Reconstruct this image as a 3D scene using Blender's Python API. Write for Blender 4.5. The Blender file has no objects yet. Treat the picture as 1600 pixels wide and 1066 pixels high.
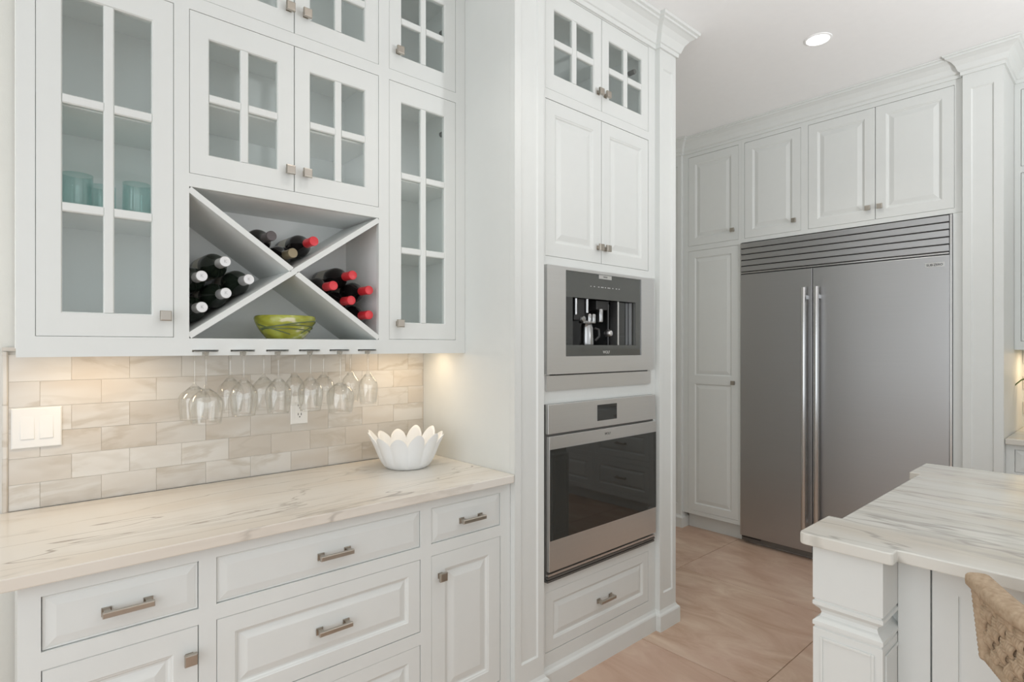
import bpy, math, random
from mathutils import Vector
random.seed(7)
S = bpy.context.scene
COL = S.collection
R = math.radians

# ------------------------------------------------------------------ camera
cam_d = bpy.data.cameras.new('camera'); cam = bpy.data.objects.new('camera', cam_d); COL.objects.link(cam)
cam_d.sensor_width = 36.0; cam_d.lens = 882.92 * 36 / 1600; cam_d.shift_y = 8.28 / 1600
cam_d.clip_start = 0.02; cam_d.clip_end = 100
cam.location = (0, 0, 1.40); cam.rotation_euler = (R(90), 0, R(48.204 - 90))
S.camera = cam

# ------------------------------------------------------------------ world, light, exposure
S.view_settings.view_transform = 'Standard'; S.view_settings.look = 'None'
S.view_settings.gamma = 1.0; S.view_settings.use_curve_mapping = False
S.view_settings.exposure = -0.42
try:
    S.cycles.transparent_max_bounces = 32; S.cycles.max_bounces = 12; S.cycles.diffuse_bounces = 6
except Exception: pass
W = bpy.data.worlds.new('sky'); S.world = W; W.use_nodes = True
bg = W.node_tree.nodes['Background']; bg.inputs[0].default_value = (0.95, 0.98, 1.0, 1); bg.inputs[1].default_value = 1.0

def area(name, loc, rot, sx, sy, power, color=(1, 1, 1)):
    l = bpy.data.lights.new(name, 'AREA'); l.shape = 'RECTANGLE'; l.size = sx; l.size_y = sy
    l.energy = power; l.color = color
    o = bpy.data.objects.new(name, l); COL.objects.link(o); o.location = loc; o.rotation_euler = rot
    return o
# light of unseen windows, set close for frontal fill; side one replaces a flash
FILL_COL = (0.90, 0.955, 1.0)
area('window_fill_side', (-1.47, -0.25, 1.62), (R(90), 0, R(-90)), 3.3, 2.56, 54, FILL_COL)
area('window_fill_rear', (0.9, -2.37, 1.62), (R(90), 0, R(0)), 4.6, 2.56, 20, FILL_COL)

# ------------------------------------------------------------------ materials
def nmat(name):
    m = bpy.data.materials.new(name); m.use_nodes = True
    nt = m.node_tree; b = nt.nodes['Principled BSDF']
    return m, nt, b
def N(nt, t, **kw):
    n = nt.nodes.new(t)
    for k, v in kw.items(): setattr(n, k, v)
    return n
def plain(name, col, rough=0.5, metal=0.0, spec=0.5, bump=0.0, bscale=200):
    m, nt, b = nmat(name)
    b.inputs['Roughness'].default_value = rough; b.inputs['Metallic'].default_value = metal
    b.inputs['Specular IOR Level'].default_value = spec
    tc = N(nt, 'ShaderNodeTexCoord'); no = N(nt, 'ShaderNodeTexNoise'); no.inputs['Scale'].default_value = bscale * 0.1
    nt.links.new(tc.outputs['Object'], no.inputs['Vector'])
    mx = N(nt, 'ShaderNodeMixRGB', blend_type='MIX')
    mx.inputs[1].default_value = (*[c * 0.985 for c in col], 1); mx.inputs[2].default_value = (*[min(1, c * 1.015) for c in col], 1)
    nt.links.new(no.outputs['Fac'], mx.inputs[0]); nt.links.new(mx.outputs[0], b.inputs['Base Color'])
    if bump:
        n2 = N(nt, 'ShaderNodeTexNoise'); n2.inputs['Scale'].default_value = bscale
        nt.links.new(tc.outputs['Object'], n2.inputs['Vector'])
        bp = N(nt, 'ShaderNodeBump'); bp.inputs['Strength'].default_value = bump; bp.inputs['Distance'].default_value = 0.002
        nt.links.new(n2.outputs['Fac'], bp.inputs['Height']); nt.links.new(bp.outputs[0], b.inputs['Normal'])
    return m

def steel(name, col, rough, stretch, amt=0.12):
    """brushed metal: fine streaks, stretch = per-axis noise scale"""
    m, nt, b = nmat(name)
    b.inputs['Metallic'].default_value = 1.0
    tc = N(nt, 'ShaderNodeTexCoord'); mp = N(nt, 'ShaderNodeMapping'); mp.inputs['Scale'].default_value = stretch
    no = N(nt, 'ShaderNodeTexNoise'); no.inputs['Scale'].default_value = 1.0; no.inputs['Detail'].default_value = 4
    nt.links.new(tc.outputs['Object'], mp.inputs[0]); nt.links.new(mp.outputs[0], no.inputs['Vector'])
    r = N(nt, 'ShaderNodeMapRange'); r.inputs[3].default_value = rough - amt * 0.5; r.inputs[4].default_value = rough + amt * 0.5
    nt.links.new(no.outputs['Fac'], r.inputs[0]); nt.links.new(r.outputs[0], b.inputs['Roughness'])
    mx = N(nt, 'ShaderNodeMixRGB'); mx.inputs[1].default_value = (*[c * 0.97 for c in col], 1); mx.inputs[2].default_value = (*[c * 1.03 for c in col], 1)
    nt.links.new(no.outputs['Fac'], mx.inputs[0]); nt.links.new(mx.outputs[0], b.inputs['Base Color'])
    bp = N(nt, 'ShaderNodeBump'); bp.inputs['Strength'].default_value = 0.02; bp.inputs['Distance'].default_value = 0.001
    nt.links.new(no.outputs['Fac'], bp.inputs['Height']); nt.links.new(bp.outputs[0], b.inputs['Normal'])
    return m

def thin_glass(name, tint=(1, 1, 1), edge=(0.75, 0.8, 0.8), refl=1.0, ior=1.45):
    m = bpy.data.materials.new(name); m.use_nodes = True; nt = m.node_tree; nt.nodes.clear()
    out = N(nt, 'ShaderNodeOutputMaterial'); tr = N(nt, 'ShaderNodeBsdfTransparent'); gl = N(nt, 'ShaderNodeBsdfGlossy')
    gl.inputs['Roughness'].default_value = 0.02; gl.inputs[0].default_value = (1, 1, 1, 1)
    lw = N(nt, 'ShaderNodeLayerWeight'); lw.inputs[0].default_value = 0.25
    cm = N(nt, 'ShaderNodeMixRGB'); cm.inputs[1].default_value = (*tint, 1); cm.inputs[2].default_value = (*edge, 1)
    nt.links.new(lw.outputs['Facing'], cm.inputs[0]); nt.links.new(cm.outputs[0], tr.inputs[0])
    pw = N(nt, 'ShaderNodeMath', operation='POWER'); pw.inputs[1].default_value = 4.0
    lf = N(nt, 'ShaderNodeLayerWeight'); lf.inputs[0].default_value = 0.5; nt.links.new(lf.outputs['Facing'], pw.inputs[0])
    mu = N(nt, 'ShaderNodeMath', operation='MULTIPLY_ADD'); mu.inputs[1].default_value = 0.55 * refl; mu.inputs[2].default_value = 0.035 * refl
    nt.links.new(pw.outputs[0], mu.inputs[0])
    mix = N(nt, 'ShaderNodeMixShader'); nt.links.new(mu.outputs[0], mix.inputs[0]); nt.links.new(tr.outputs[0], mix.inputs[1]); nt.links.new(gl.outputs[0], mix.inputs[2])
    nt.links.new(mix.outputs[0], out.inputs[0])
    return m

def marble(name, base, warm, vein, scale, rot, stretch, tiles=False, vein_amt=0.8, rough=0.16, vw=1.0, third=0.9):
    m, nt, b = nmat(name); L = nt.links.new
    b.inputs['Roughness'].default_value = rough
    tc = N(nt, 'ShaderNodeTexCoord'); vec = tc.outputs['Object']
    if tiles:
        oi = N(nt, 'ShaderNodeObjectInfo'); sc = N(nt, 'ShaderNodeVectorMath', operation='SCALE'); sc.inputs['Scale'].default_value = 1.0
        cx = N(nt, 'ShaderNodeCombineXYZ')
        for i, k in enumerate((31.0, 17.0, 53.0)):
            mm = N(nt, 'ShaderNodeMath', operation='MULTIPLY'); mm.inputs[1].default_value = k
            L(oi.outputs['Random'], mm.inputs[0]); L(mm.outputs[0], cx.inputs[i])
        ad = N(nt, 'ShaderNodeVectorMath', operation='ADD'); L(vec, ad.inputs[0]); L(cx.outputs[0], ad.inputs[1]); vec = ad.outputs[0]
    mp = N(nt, 'ShaderNodeMapping'); mp.inputs['Rotation'].default_value = rot; mp.inputs['Scale'].default_value = stretch
    L(vec, mp.inputs[0]); v = mp.outputs[0]
    def ridge(s, det, dist, lo, hi, off=0.0):
        n = N(nt, 'ShaderNodeTexNoise'); n.inputs['Scale'].default_value = s; n.inputs['Detail'].default_value = det; n.inputs['Distortion'].default_value = dist
        n.inputs['Roughness'].default_value = 0.55
        a2 = N(nt, 'ShaderNodeVectorMath', operation='ADD'); a2.inputs[1].default_value = (off, off * 1.7, off * .6); L(v, a2.inputs[0]); L(a2.outputs[0], n.inputs['Vector'])
        s1 = N(nt, 'ShaderNodeMath', operation='SUBTRACT'); s1.inputs[1].default_value = 0.5; L(n.outputs['Fac'], s1.inputs[0])
        ab = N(nt, 'ShaderNodeMath', operation='ABSOLUTE'); L(s1.outputs[0], ab.inputs[0])
        mr = N(nt, 'ShaderNodeMapRange', interpolation_type='SMOOTHSTEP'); mr.inputs[1].default_value = lo; mr.inputs[2].default_value = hi; mr.inputs[3].default_value = 1; mr.inputs[4].default_value = 0
        L(ab.outputs[0], mr.inputs[0]); return mr.outputs[0]
    def blot(s, lo, hi, off):
        n = N(nt, 'ShaderNodeTexNoise'); n.inputs['Scale'].default_value = s; n.inputs['Detail'].default_value = 3
        a2 = N(nt, 'ShaderNodeVectorMath', operation='ADD'); a2.inputs[1].default_value = (off, off, off); L(v, a2.inputs[0]); L(a2.outputs[0], n.inputs['Vector'])
        mr = N(nt, 'ShaderNodeMapRange', interpolation_type='SMOOTHSTEP'); mr.inputs[1].default_value = lo; mr.inputs[2].default_value = hi; L(n.outputs['Fac'], mr.inputs[0]); return mr.outputs[0]
    def mul(a, c):
        n = N(nt, 'ShaderNodeMath', operation='MULTIPLY'); L(a, n.inputs[0])
        if isinstance(c, float): n.inputs[1].default_value = c
        else: L(c, n.inputs[1])
        return n.outputs[0]
    def mixc(f, a, c):
        n = N(nt, 'ShaderNodeMixRGB'); L(f, n.inputs[0])
        for i, x in ((1, a), (2, c)):
            if isinstance(x, tuple): n.inputs[i].default_value = (*x, 1)
            else: L(x, n.inputs[i])
        return n.outputs[0]
    c = mixc(blot(scale * 0.9, 0.38, 0.68, 4.0), base, warm)
    c = mixc(mul(ridge(scale * 1.6, 5, 0.4, 0.0, 0.05 * vw, 9.0), mul(blot(scale * 0.7, 0.42, 0.62, 2.0), 0.45 * vein_amt)), c, tuple(0.5 * (x + y) for x, y in zip(vein, warm)))
    c = mixc(mul(ridge(scale * 0.7, 6, 0.5, 0.0, 0.016 * vw, 0.0), mul(blot(scale * 1.1, 0.34, 0.6, 7.0), vein_amt)), c, vein)
    c = mixc(mul(ridge(scale * 0.45, 4, 0.3, 0.0, 0.006 * vw, 13.0), third * vein_amt), c, tuple(x * 0.85 for x in vein))
    if tiles:
        hs = N(nt, 'ShaderNodeMapRange'); hs.inputs[3].default_value = 0.94; hs.inputs[4].default_value = 1.03; L(oi.outputs['Random'], hs.inputs[0])
        h = N(nt, 'ShaderNodeHueSaturation'); L(hs.outputs[0], h.inputs['Value']); L(c, h.inputs['Color']); c = h.outputs[0]
    L(c, b.inputs['Base Color'])
    return m

WHITE = plain('white_cabinet_paint', (0.70, 0.718, 0.70), 0.38)
WALLP = plain('wall_paint', (0.74, 0.735, 0.69), 0.7, bump=0.15, bscale=300)
CEILP = plain('ceiling_paint', (0.93, 0.935, 0.935), 0.85, bump=0.1, bscale=250)
INNER = plain('cabinet_interior', (0.94, 0.955, 0.945), 0.5)
SHELFG = thin_glass('shelf_glass', (0.93, 0.97, 0.95), (0.6, 0.75, 0.7))
PANE = thin_glass('pane_glass', (0.975, 0.99, 0.985), (0.93, 0.96, 0.95), 0.8)
STEEL = steel('stainless_steel', (0.46, 0.46, 0.465), 0.36, (2, 2, 160), 0.05)
STEELH = steel('stainless_trim', (0.72, 0.715, 0.71), 0.33, (2, 2, 160), 0.05)
STEELB = steel('handle_steel', (0.62, 0.62, 0.62), 0.22, (200, 200, 4))
NICKEL = steel('brushed_nickel', (0.46, 0.42, 0.37), 0.34, (60, 60, 60), 0.08)
CHROME = plain('chrome', (0.42, 0.42, 0.42), 0.25, 1.0)
BLACKG = plain('black_glass', (0.010, 0.011, 0.010), 0.03, 0.0, 1.0)
GREYG = plain('smoked_glass', (0.075, 0.078, 0.072), 0.06, 0.0, 0.8)
DARK = plain('dark_plastic', (0.02, 0.02, 0.02), 0.45)
DGREY = plain('dark_grey_metal', (0.16, 0.16, 0.155), 0.35, 0.6)
GREY = plain('grey_print', (0.45, 0.45, 0.45), 0.5)
SILVER = plain('silver_print', (0.6, 0.6, 0.58), 0.35, 0.6)
SWITCH = plain('white_plastic', (0.84, 0.835, 0.81), 0.3)
CERAMIC = plain('white_ceramic', (0.84, 0.85, 0.85), 0.28)
GROUT = plain('grout', (0.74, 0.71, 0.66), 0.85)
BARM = marble('bar_marble', (0.73, 0.70, 0.645), (0.685, 0.63, 0.555), (0.36, 0.32, 0.275), 3.3, (0, 0, R(8)), (0.30, 1.75, 1.0), third=1.0, vw=.8)
ISLM = marble('island_marble', (0.655, 0.645, 0.60), (0.60, 0.555, 0.485), (0.40, 0.385, 0.345), 3.2, (0, 0, R(-6)), (3.0, 0.42, 1.0), vein_amt=0.75, vw=2.2)
TILEM = marble('tile_marble', (0.70, 0.68, 0.64), (0.615, 0.565, 0.50), (0.42, 0.35, 0.26), 3.4, (R(20), R(35), R(10)), (0.7, 1.0, 2.2), tiles=True, vein_amt=0.42, rough=0.25, vw=2.6, third=0.3)

def floor_mat():
    m, nt, b = nmat('floor_stone'); L = nt.links.new
    b.inputs['Roughness'].default_value = 0.42
    tc = N(nt, 'ShaderNodeTexCoord'); oi = N(nt, 'ShaderNodeObjectInfo'); cx = N(nt, 'ShaderNodeCombineXYZ')
    for i, k in enumerate((31.0, 17.0, 53.0)):
        mm = N(nt, 'ShaderNodeMath', operation='MULTIPLY'); mm.inputs[1].default_value = k; L(oi.outputs['Random'], mm.inputs[0]); L(mm.outputs[0], cx.inputs[i])
    ad = N(nt, 'ShaderNodeVectorMath', operation='ADD'); L(tc.outputs['Object'], ad.inputs[0]); L(cx.outputs[0], ad.inputs[1])
    mp = N(nt, 'ShaderNodeMapping'); mp.inputs['Rotation'].default_value = (0, 0, R(15)); mp.inputs['Scale'].default_value = (2.6, 1.0, 1.0); L(ad.outputs[0], mp.inputs[0])
    n = N(nt, 'ShaderNodeTexNoise'); n.inputs['Scale'].default_value = 2.6; n.inputs['Detail'].default_value = 9; n.inputs['Distortion'].default_value = 1.0; n.inputs['Roughness'].default_value = 0.6; L(mp.outputs[0], n.inputs['Vector'])
    r = N(nt, 'ShaderNodeValToRGB'); e = r.color_ramp.elements
    e[0].position = 0.34; e[0].color = (0.47, 0.31, 0.215, 1); e[1].position = 0.68; e[1].color = (0.68, 0.54, 0.42, 1)
    k = r.color_ramp.elements.new(0.5); k.color = (0.57, 0.41, 0.305, 1)
    L(n.outputs['Fac'], r.inputs[0]); 
    n2 = N(nt, 'ShaderNodeTexNoise'); n2.inputs['Scale'].default_value = 1.3; n2.inputs['Detail'].default_value = 2; L(ad.outputs[0], n2.inputs['Vector'])
    mr = N(nt, 'ShaderNodeMapRange'); mr.inputs[1].default_value = .4; mr.inputs[2].default_value = .65; mr.inputs[4].default_value = .55; L(n2.outputs['Fac'], mr.inputs[0])
    mx = N(nt, 'ShaderNodeMixRGB'); mx.inputs[2].default_value = (0.57, 0.385, 0.305, 1); L(mr.outputs[0], mx.inputs[0]); L(r.outputs[0], mx.inputs[1]); L(mx.outputs[0], b.inputs['Base Color'])
    bp = N(nt, 'ShaderNodeBump'); bp.inputs['Strength'].default_value = 0.08; bp.inputs['Distance'].default_value = 0.002; L(n.outputs['Fac'], bp.inputs['Height']); L(bp.outputs[0], b.inputs['Normal'])
    return m
FLOORM = floor_mat()
FGROUT = plain('floor_grout', (0.40, 0.29, 0.21), 0.9)

def emis(name, col, s):
    m = bpy.data.materials.new(name); m.use_nodes = True; nt = m.node_tree; nt.nodes.clear()
    o = N(nt, 'ShaderNodeOutputMaterial'); e = N(nt, 'ShaderNodeEmission'); e.inputs[0].default_value = (*col, 1); e.inputs[1].default_value = s
    nt.links.new(e.outputs[0], o.inputs[0]); return m
BULB = emis('downlight_glow', (1, 0.97, 0.92), 9)
PUCK = emis('puck_glow', (1.0, 0.78, 0.52), 3)

# ------------------------------------------------------------------ mesh helpers
class MB:
    def __init__(self): self.v = []; self.f = []
    def add(self, vs, fs):
        o = len(self.v); self.v += [tuple(p) for p in vs]; self.f += [tuple(i + o for i in q) for q in fs]; return self
    def box(self, x0, x1, y0, y1, z0, z1):
        x0, x1 = sorted((x0, x1)); y0, y1 = sorted((y0, y1)); z0, z1 = sorted((z0, z1))
        return self.add([(x0,y0,z0),(x1,y0,z0),(x1,y1,z0),(x0,y1,z0),(x0,y0,z1),(x1,y0,z1),(x1,y1,z1),(x0,y1,z1)],
                        [(0,3,2,1),(4,5,6,7),(0,1,5,4),(1,2,6,5),(2,3,7,6),(3,0,4,7)])
    def prism(self, poly, axis, a, b):
        n = len(poly); P = {'x': lambda p, t: (t, p[0], p[1]), 'y': lambda p, t: (p[0], t, p[1]), 'z': lambda p, t: (p[0], p[1], t)}[axis]
        vs = [P(p, a) for p in poly] + [P(p, b) for p in poly]
        return self.add(vs, [tuple(range(n - 1, -1, -1)), tuple(range(n, 2 * n))] + [(i, (i + 1) % n, n + (i + 1) % n, n + i) for i in range(n)])
    def lathe(self, prof, c=(0, 0, 0), axis='z', seg=24, cap0=True, cap1=True):
        vs = []; n = len(prof)
        for r, h in prof:
            for k in range(seg):
                a = 2 * math.pi * k / seg; u, w = r * math.cos(a), r * math.sin(a)
                p = {'z': (u, w, h), 'y': (u, h, w), 'x': (h, u, w)}[axis]
                vs.append((c[0] + p[0], c[1] + p[1], c[2] + p[2]))
        fs = [(i * seg + k, i * seg + (k + 1) % seg, (i + 1) * seg + (k + 1) % seg, (i + 1) * seg + k) for i in range(n - 1) for k in range(seg)]
        if cap0: fs.append(tuple(range(seg - 1, -1, -1)))
        if cap1: fs.append(tuple((n - 1) * seg + k for k in range(seg)))
        return self.add(vs, fs)
    def tube(self, path, rad, seg=8, caps=True):
        P = [Vector(p) for p in path]; vs = []; up = None
        for i, p in enumerate(P):
            d = (P[min(i + 1, len(P) - 1)] - P[max(i - 1, 0)]).normalized()
            if up is None: up = Vector((0, 0, 1)) if abs(d.z) < .9 else Vector((1, 0, 0))
            s = d.cross(up).normalized(); up = s.cross(d).normalized()
            r = rad[i] if isinstance(rad, (list, tuple)) else rad
            for k in range(seg):
                a = 2 * math.pi * k / seg; vs.append(tuple(p + s * (r * math.cos(a)) + up * (r * math.sin(a))))
        n = len(P)
        fs = [(i * seg + k, i * seg + (k + 1) % seg, (i + 1) * seg + (k + 1) % seg, (i + 1) * seg + k) for i in range(n - 1) for k in range(seg)]
        if caps: fs += [tuple(range(seg - 1, -1, -1)), tuple((n - 1) * seg + k for k in range(seg))]
        return self.add(vs, fs)
    def rings(self, rects, depths, x0, x1, z0, z1, back):
        """nested rectangle loft: raised panel face, looking along +y"""
        vs = []; fs = []
        def rect(i, y): return [(x0 + i, y, z0 + i), (x1 - i, y, z0 + i), (x1 - i, y, z1 - i), (x0 + i, y, z1 - i)]
        L = [rect(0, back)] + [rect(i, d) for i, d in zip(rects, depths)]
        for q in L: vs += q
        for k in range(len(L) - 1):
            for j in range(4): fs.append((4 * k + j, 4 * k + (j + 1) % 4, 4 * (k + 1) + (j + 1) % 4, 4 * (k + 1) + j))
        n = len(L) - 1
        fs.append((4 * n, 4 * n + 1, 4 * n + 2, 4 * n + 3)); fs.append((3, 2, 1, 0))
        return self.add(vs, fs)
    def sweep(self, path, prof, closed=False):
        """profile [(out, z)] along a plan polyline; 'out' is to the right of the walking direction, mitred"""
        n = len(path); m = len(prof); vs = []
        def rn(a, b):
            dx, dy = b[0] - a[0], b[1] - a[1]; l = math.hypot(dx, dy); return (dy / l, -dx / l)
        for i, p in enumerate(path):
            ns = []
            if i > 0: ns.append(rn(path[i - 1], p))
            if i < n - 1: ns.append(rn(p, path[i + 1]))
            if len(ns) == 2:
                a, b = ns; dd = 1 + a[0] * b[0] + a[1] * b[1]; mt = ((a[0] + b[0]) / dd, (a[1] + b[1]) / dd)
            else: mt = ns[0]
            for o, z in prof: vs.append((p[0] + mt[0] * o, p[1] + mt[1] * o, z))
        fs = [(i * m + k, (i + 1) * m + k, (i + 1) * m + (k + 1) % m, i * m + (k + 1) % m) for i in range(n - 1) for k in range(m)]
        fs += [tuple(range(m)), tuple((n - 1) * m + k for k in range(m - 1, -1, -1))]
        return self.add(vs, fs)
    def mesh(self, name, mat, smooth=False, off=(0, 0, 0)):
        me = bpy.data.meshes.new(name)
        me.from_pydata([(a - off[0], b - off[1], c - off[2]) for a, b, c in self.v], [], self.f)
        import bmesh
        bm = bmesh.new(); bm.from_mesh(me); bmesh.ops.recalc_face_normals(bm, faces=bm.faces); bm.to_mesh(me); bm.free()
        if mat: me.materials.append(mat)
        if smooth: me.polygons.foreach_set('use_smooth', [True] * len(me.polygons))
        me.update(); return me

def link(name, me, parent=None, loc=(0, 0, 0), rz=0.0):
    o = bpy.data.objects.new(name, me); COL.objects.link(o); o.location = loc; o.rotation_euler = (0, 0, rz)
    if parent is not None: o.parent = parent
    return o
def tag(o, label, cat, group=None):
    o['label'] = label; o['category'] = cat
    if group: o['group'] = group
    return o
def bevel(o, w=0.002, seg=2):
    m = o.modifiers.new('bevel', 'BEVEL'); m.width = w; m.segments = seg; m.limit_method = 'ANGLE'; m.angle_limit = R(40); return o
def smooth_angle(o, deg=40):
    me = o.data; me.polygons.foreach_set('use_smooth', [True] * len(me.polygons))
    me.set_sharp_from_angle(angle=R(deg)); return o

class Unit:
    """a thing whose front faces local -y.  face: 0 faces world -Y, -90 faces world -X, 180 faces +Y.
       geometry is given in wall coordinates: a along the wall, y into the wall, z up"""
    def __init__(s, name, label, cat, a, plane, z=0.0, face=0, group=None):
        s.o = (a, 0, z); s.face = face
        loc = {0: (a, plane, z), -90: (plane, -a, z), 180: (-a, plane, z)}[face]
        s.e = bpy.data.objects.new(name, None); COL.objects.link(s.e); s.e.location = loc; s.e.rotation_euler = (0, 0, R(face)); s.e.empty_display_size = .05
        tag(s.e, label, cat, group)
    def part(s, name, mb, mat, parent=None, smooth=None, bev=0):
        o = link(name, mb.mesh(name, mat, off=s.o), parent or s.e)
        if smooth: smooth_angle(o, smooth)
        if bev: bevel(o, bev)
        return o
    def put(s, name, me, a, y, z, parent=None):
        return link(name, me, parent or s.e, (a - s.o[0], y, z - s.o[2]))

# shared hardware meshes (origin on the door face, sticking out to -y)
def knob_mesh():
    m = MB(); m.box(-.006, .006, -.018, 0, -.006, .006); m.box(-.009, .009, -.003, 0, -.009, .009)
    m.rings([0, .001, .003], [-.024, -.0265, -.027], -.0145, .0145, -.0145, .0145, -.017); return m.mesh('knob', NICKEL)
KNOB = knob_mesh()
def pull_mesh(w):
    m = MB(); h = w / 2
    for s in (-1, 1):
        c = s * (h - .010)
        m.box(c - .010, c + .010, -.004, 0, -.010, .010); m.box(c - .0065, c + .0065, -.027, -.003, -.0065, .0065)
    m.rings([0, .0015], [-.0285, -.030], -h, h, -.0065, .0065, -.020); return m.mesh('pull', NICKEL)
PULL = {}
def pull(u, a, z, w, parent):
    if w not in PULL: PULL[w] = pull_mesh(w)
    return u.put('pull', PULL[w], a, 0.001, z, parent)
def knob(u, a, z, parent): return u.put('knob', KNOB, a, 0.001, z, parent)

DOORP = ([0, .0015, .055, .0575, .062, .066, .071, .093, .096], [.0025, .001, .001, .003, .0045, .0085, .009, .0035, .003])
DRAWP = ([0, .001, .005, .007, .0235, .0255], [.006, .005, .005, .004, .0012, .001])
G = .0016
def panel_door(u, x0, x1, z0, z1, name='door', prof=DOORP, k=1.0):
    m = MB(); m.rings([i * k for i in prof[0]], prof[1], x0 + G, x1 - G, z0 + G, z1 - G, .021)
    return u.part(name, m, WHITE)
def drawer_front(u, x0, x1, z0, z1, name='drawer', tall=False):
    m = MB()
    if tall: m.rings([i * .8 for i in DOORP[0]], DOORP[1], x0 + G, x1 - G, z0 + G, z1 - G, .021)
    else: m.rings(*DRAWP, x0 + G, x1 - G, z0 + G, z1 - G, .021)
    return u.part(name, m, WHITE)
def glass_door(u, x0, x1, z0, z1, cols, zs, st=.055, br=.066, tr=.073, mw=.0245, name='door'):
    """framed door; cols panes across, zs = muntin heights"""
    m = MB(); a0, a1, b0, b1 = x0 + G, x1 - G, z0 + G, z1 - G
    gx0, gx1, gz0, gz1 = x0 + st, x1 - st, z0 + br, z1 - tr
    # frame as a loft: outer edge, flat face, small bevel down to the glass
    def rc(X0, X1, Z0, Z1, y): return [(X0, y, Z0), (X1, y, Z0), (X1, y, Z1), (X0, y, Z1)]
    Ls = [rc(a0, a1, b0, b1, .021), rc(a0, a1, b0, b1, .001), rc(gx0 - .003, gx1 + .003, gz0 - .003, gz1 + .003, .001), rc(gx0, gx1, gz0, gz1, .005), rc(gx0, gx1, gz0, gz1, .021)]
    vs = [p for q in Ls for p in q]; fs = []
    for k in range(5):
        k2 = (k + 1) % 5
        for j in range(4): fs.append((4 * k + j, 4 * k + (j + 1) % 4, 4 * k2 + (j + 1) % 4, 4 * k2 + j))
    m.add(vs, fs)
    w = (gx1 - gx0 - mw * (cols - 1)) / cols; xs = [(gx0 + i * (w + mw), gx0 + i * (w + mw) + w) for i in range(cols)]
    for i in range(cols - 1): m.prism([(xs[i][1], .018), (xs[i][1], .005), (xs[i][1] + .003, .002), (xs[i + 1][0] - .003, .002), (xs[i + 1][0], .005), (xs[i + 1][0], .018)], 'z', gz0, gz1)
    zz = [gz0] + [q for c in zs for q in (c - mw / 2, c + mw / 2)] + [gz1]
    for c in zs:
        for q in xs:
            m.prism([(.018, c - mw / 2), (.005, c - mw / 2), (.002, c - mw / 2 + .003), (.002, c + mw / 2 - .003), (.005, c + mw / 2), (.018, c + mw / 2)], 'x', q[0], q[1])
    d = u.part(name, m, WHITE)
    for q in xs:
        for k in range(0, len(zz), 2):
            p = MB().box(q[0] + .0005, q[1] - .0005, .011, .014, zz[k] + .0005, zz[k + 1] - .0005); u.part('pane', p, PANE, d)
    return d
def frame(u, x0, x1, z0, z1, openings, th=.02):
    """face frame: boxes around the openings (list of rows: (z0, z1, [(x0,x1),...]))"""
    m = MB(); rows = sorted(openings); z = z0
    for (a, b, xs) in rows:
        if a > z + 1e-6: m.box(x0, x1, 0, th, z, a)
        x = x0
        for (p, q) in xs: 
            if p > x + 1e-6: m.box(x, p, 0, th, a, b)
            x = q
        if x1 > x + 1e-6: m.box(x, x1, 0, th, a, b)
        z = b
    if z1 > z + 1e-6: m.box(x0, x1, 0, th, z, z1)
    return u.part('face_frame', m, WHITE)
def carcass(u, x0, x1, z0, z1, depth, shelves=(), t=.016, y0=.02, mat=None, shelf_mat=None, skip_bottom=False):
    m = MB(); m.box(x0, x0 + t, y0, depth, z0, z1); m.box(x1 - t, x1, y0, depth, z0, z1)
    m.box(x0 + t, x1 - t, depth - .01, depth, z0, z1); m.box(x0 + t, x1 - t, y0, depth - .01, z1 - t, z1)
    if not skip_bottom: m.box(x0 + t, x1 - t, y0, depth - .01, z0, z0 + t)
    c = u.part('carcass', m, mat or INNER)
    for z in shelves:
        u.part('shelf', MB().box(x0 + t + .001, x1 - t - .001, y0 + .03, depth - .011, z - .018, z), shelf_mat or INNER)
    return c
def text_mesh(name, body, size, mat, parent, loc, rot=(R(90), 0, 0), ext=.0003, bold=0.0):
    c = bpy.data.curves.new(name, 'FONT'); c.body = body; c.size = size; c.extrude = ext; c.align_x = 'CENTER'; c.align_y = 'CENTER'; c.offset = bold
    t = bpy.data.objects.new(name, c); COL.objects.link(t); bpy.context.view_layer.update()
    me = bpy.data.meshes.new_from_object(t.evaluated_get(bpy.context.evaluated_depsgraph_get())); bpy.data.objects.remove(t); bpy.data.curves.remove(c)
    me.materials.clear(); me.materials.append(mat)
    o = link(name, me, parent, loc); o.rotation_euler = rot; return o
def thing(name, label, cat, loc, rz=0, group=None):
    e = bpy.data.objects.new(name, None); COL.objects.link(e); e.location = loc; e.rotation_euler = (0, 0, rz); e.empty_display_size = .05
    return tag(e, label, cat, group)
def sub(name, mb, mat, parent, smooth=None, bev=0):
    o = link(name, mb.mesh(name, mat), parent)
    if smooth: smooth_angle(o, smooth)
    if bev: bevel(o, bev)
    return o
def struct(name, mb, mat, label=None, cat=None):
    o = link(name, mb.mesh(name, mat)); o['kind'] = 'structure'
    if label: o['label'] = label; o['category'] = cat or name.split('_')[0]
    return o

# ------------------------------------------------------------------ constants (metres; X along the bar wall, Y into it)
CEIL = 2.99; YB = 2.22; XS = 1.435; YU = 1.90; YL = 1.615; YT = 1.617; YP = 1.590; XF = 3.92; XP = 3.895; XW = 4.58
XMIN, YMIN = -1.5, -2.4

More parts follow.
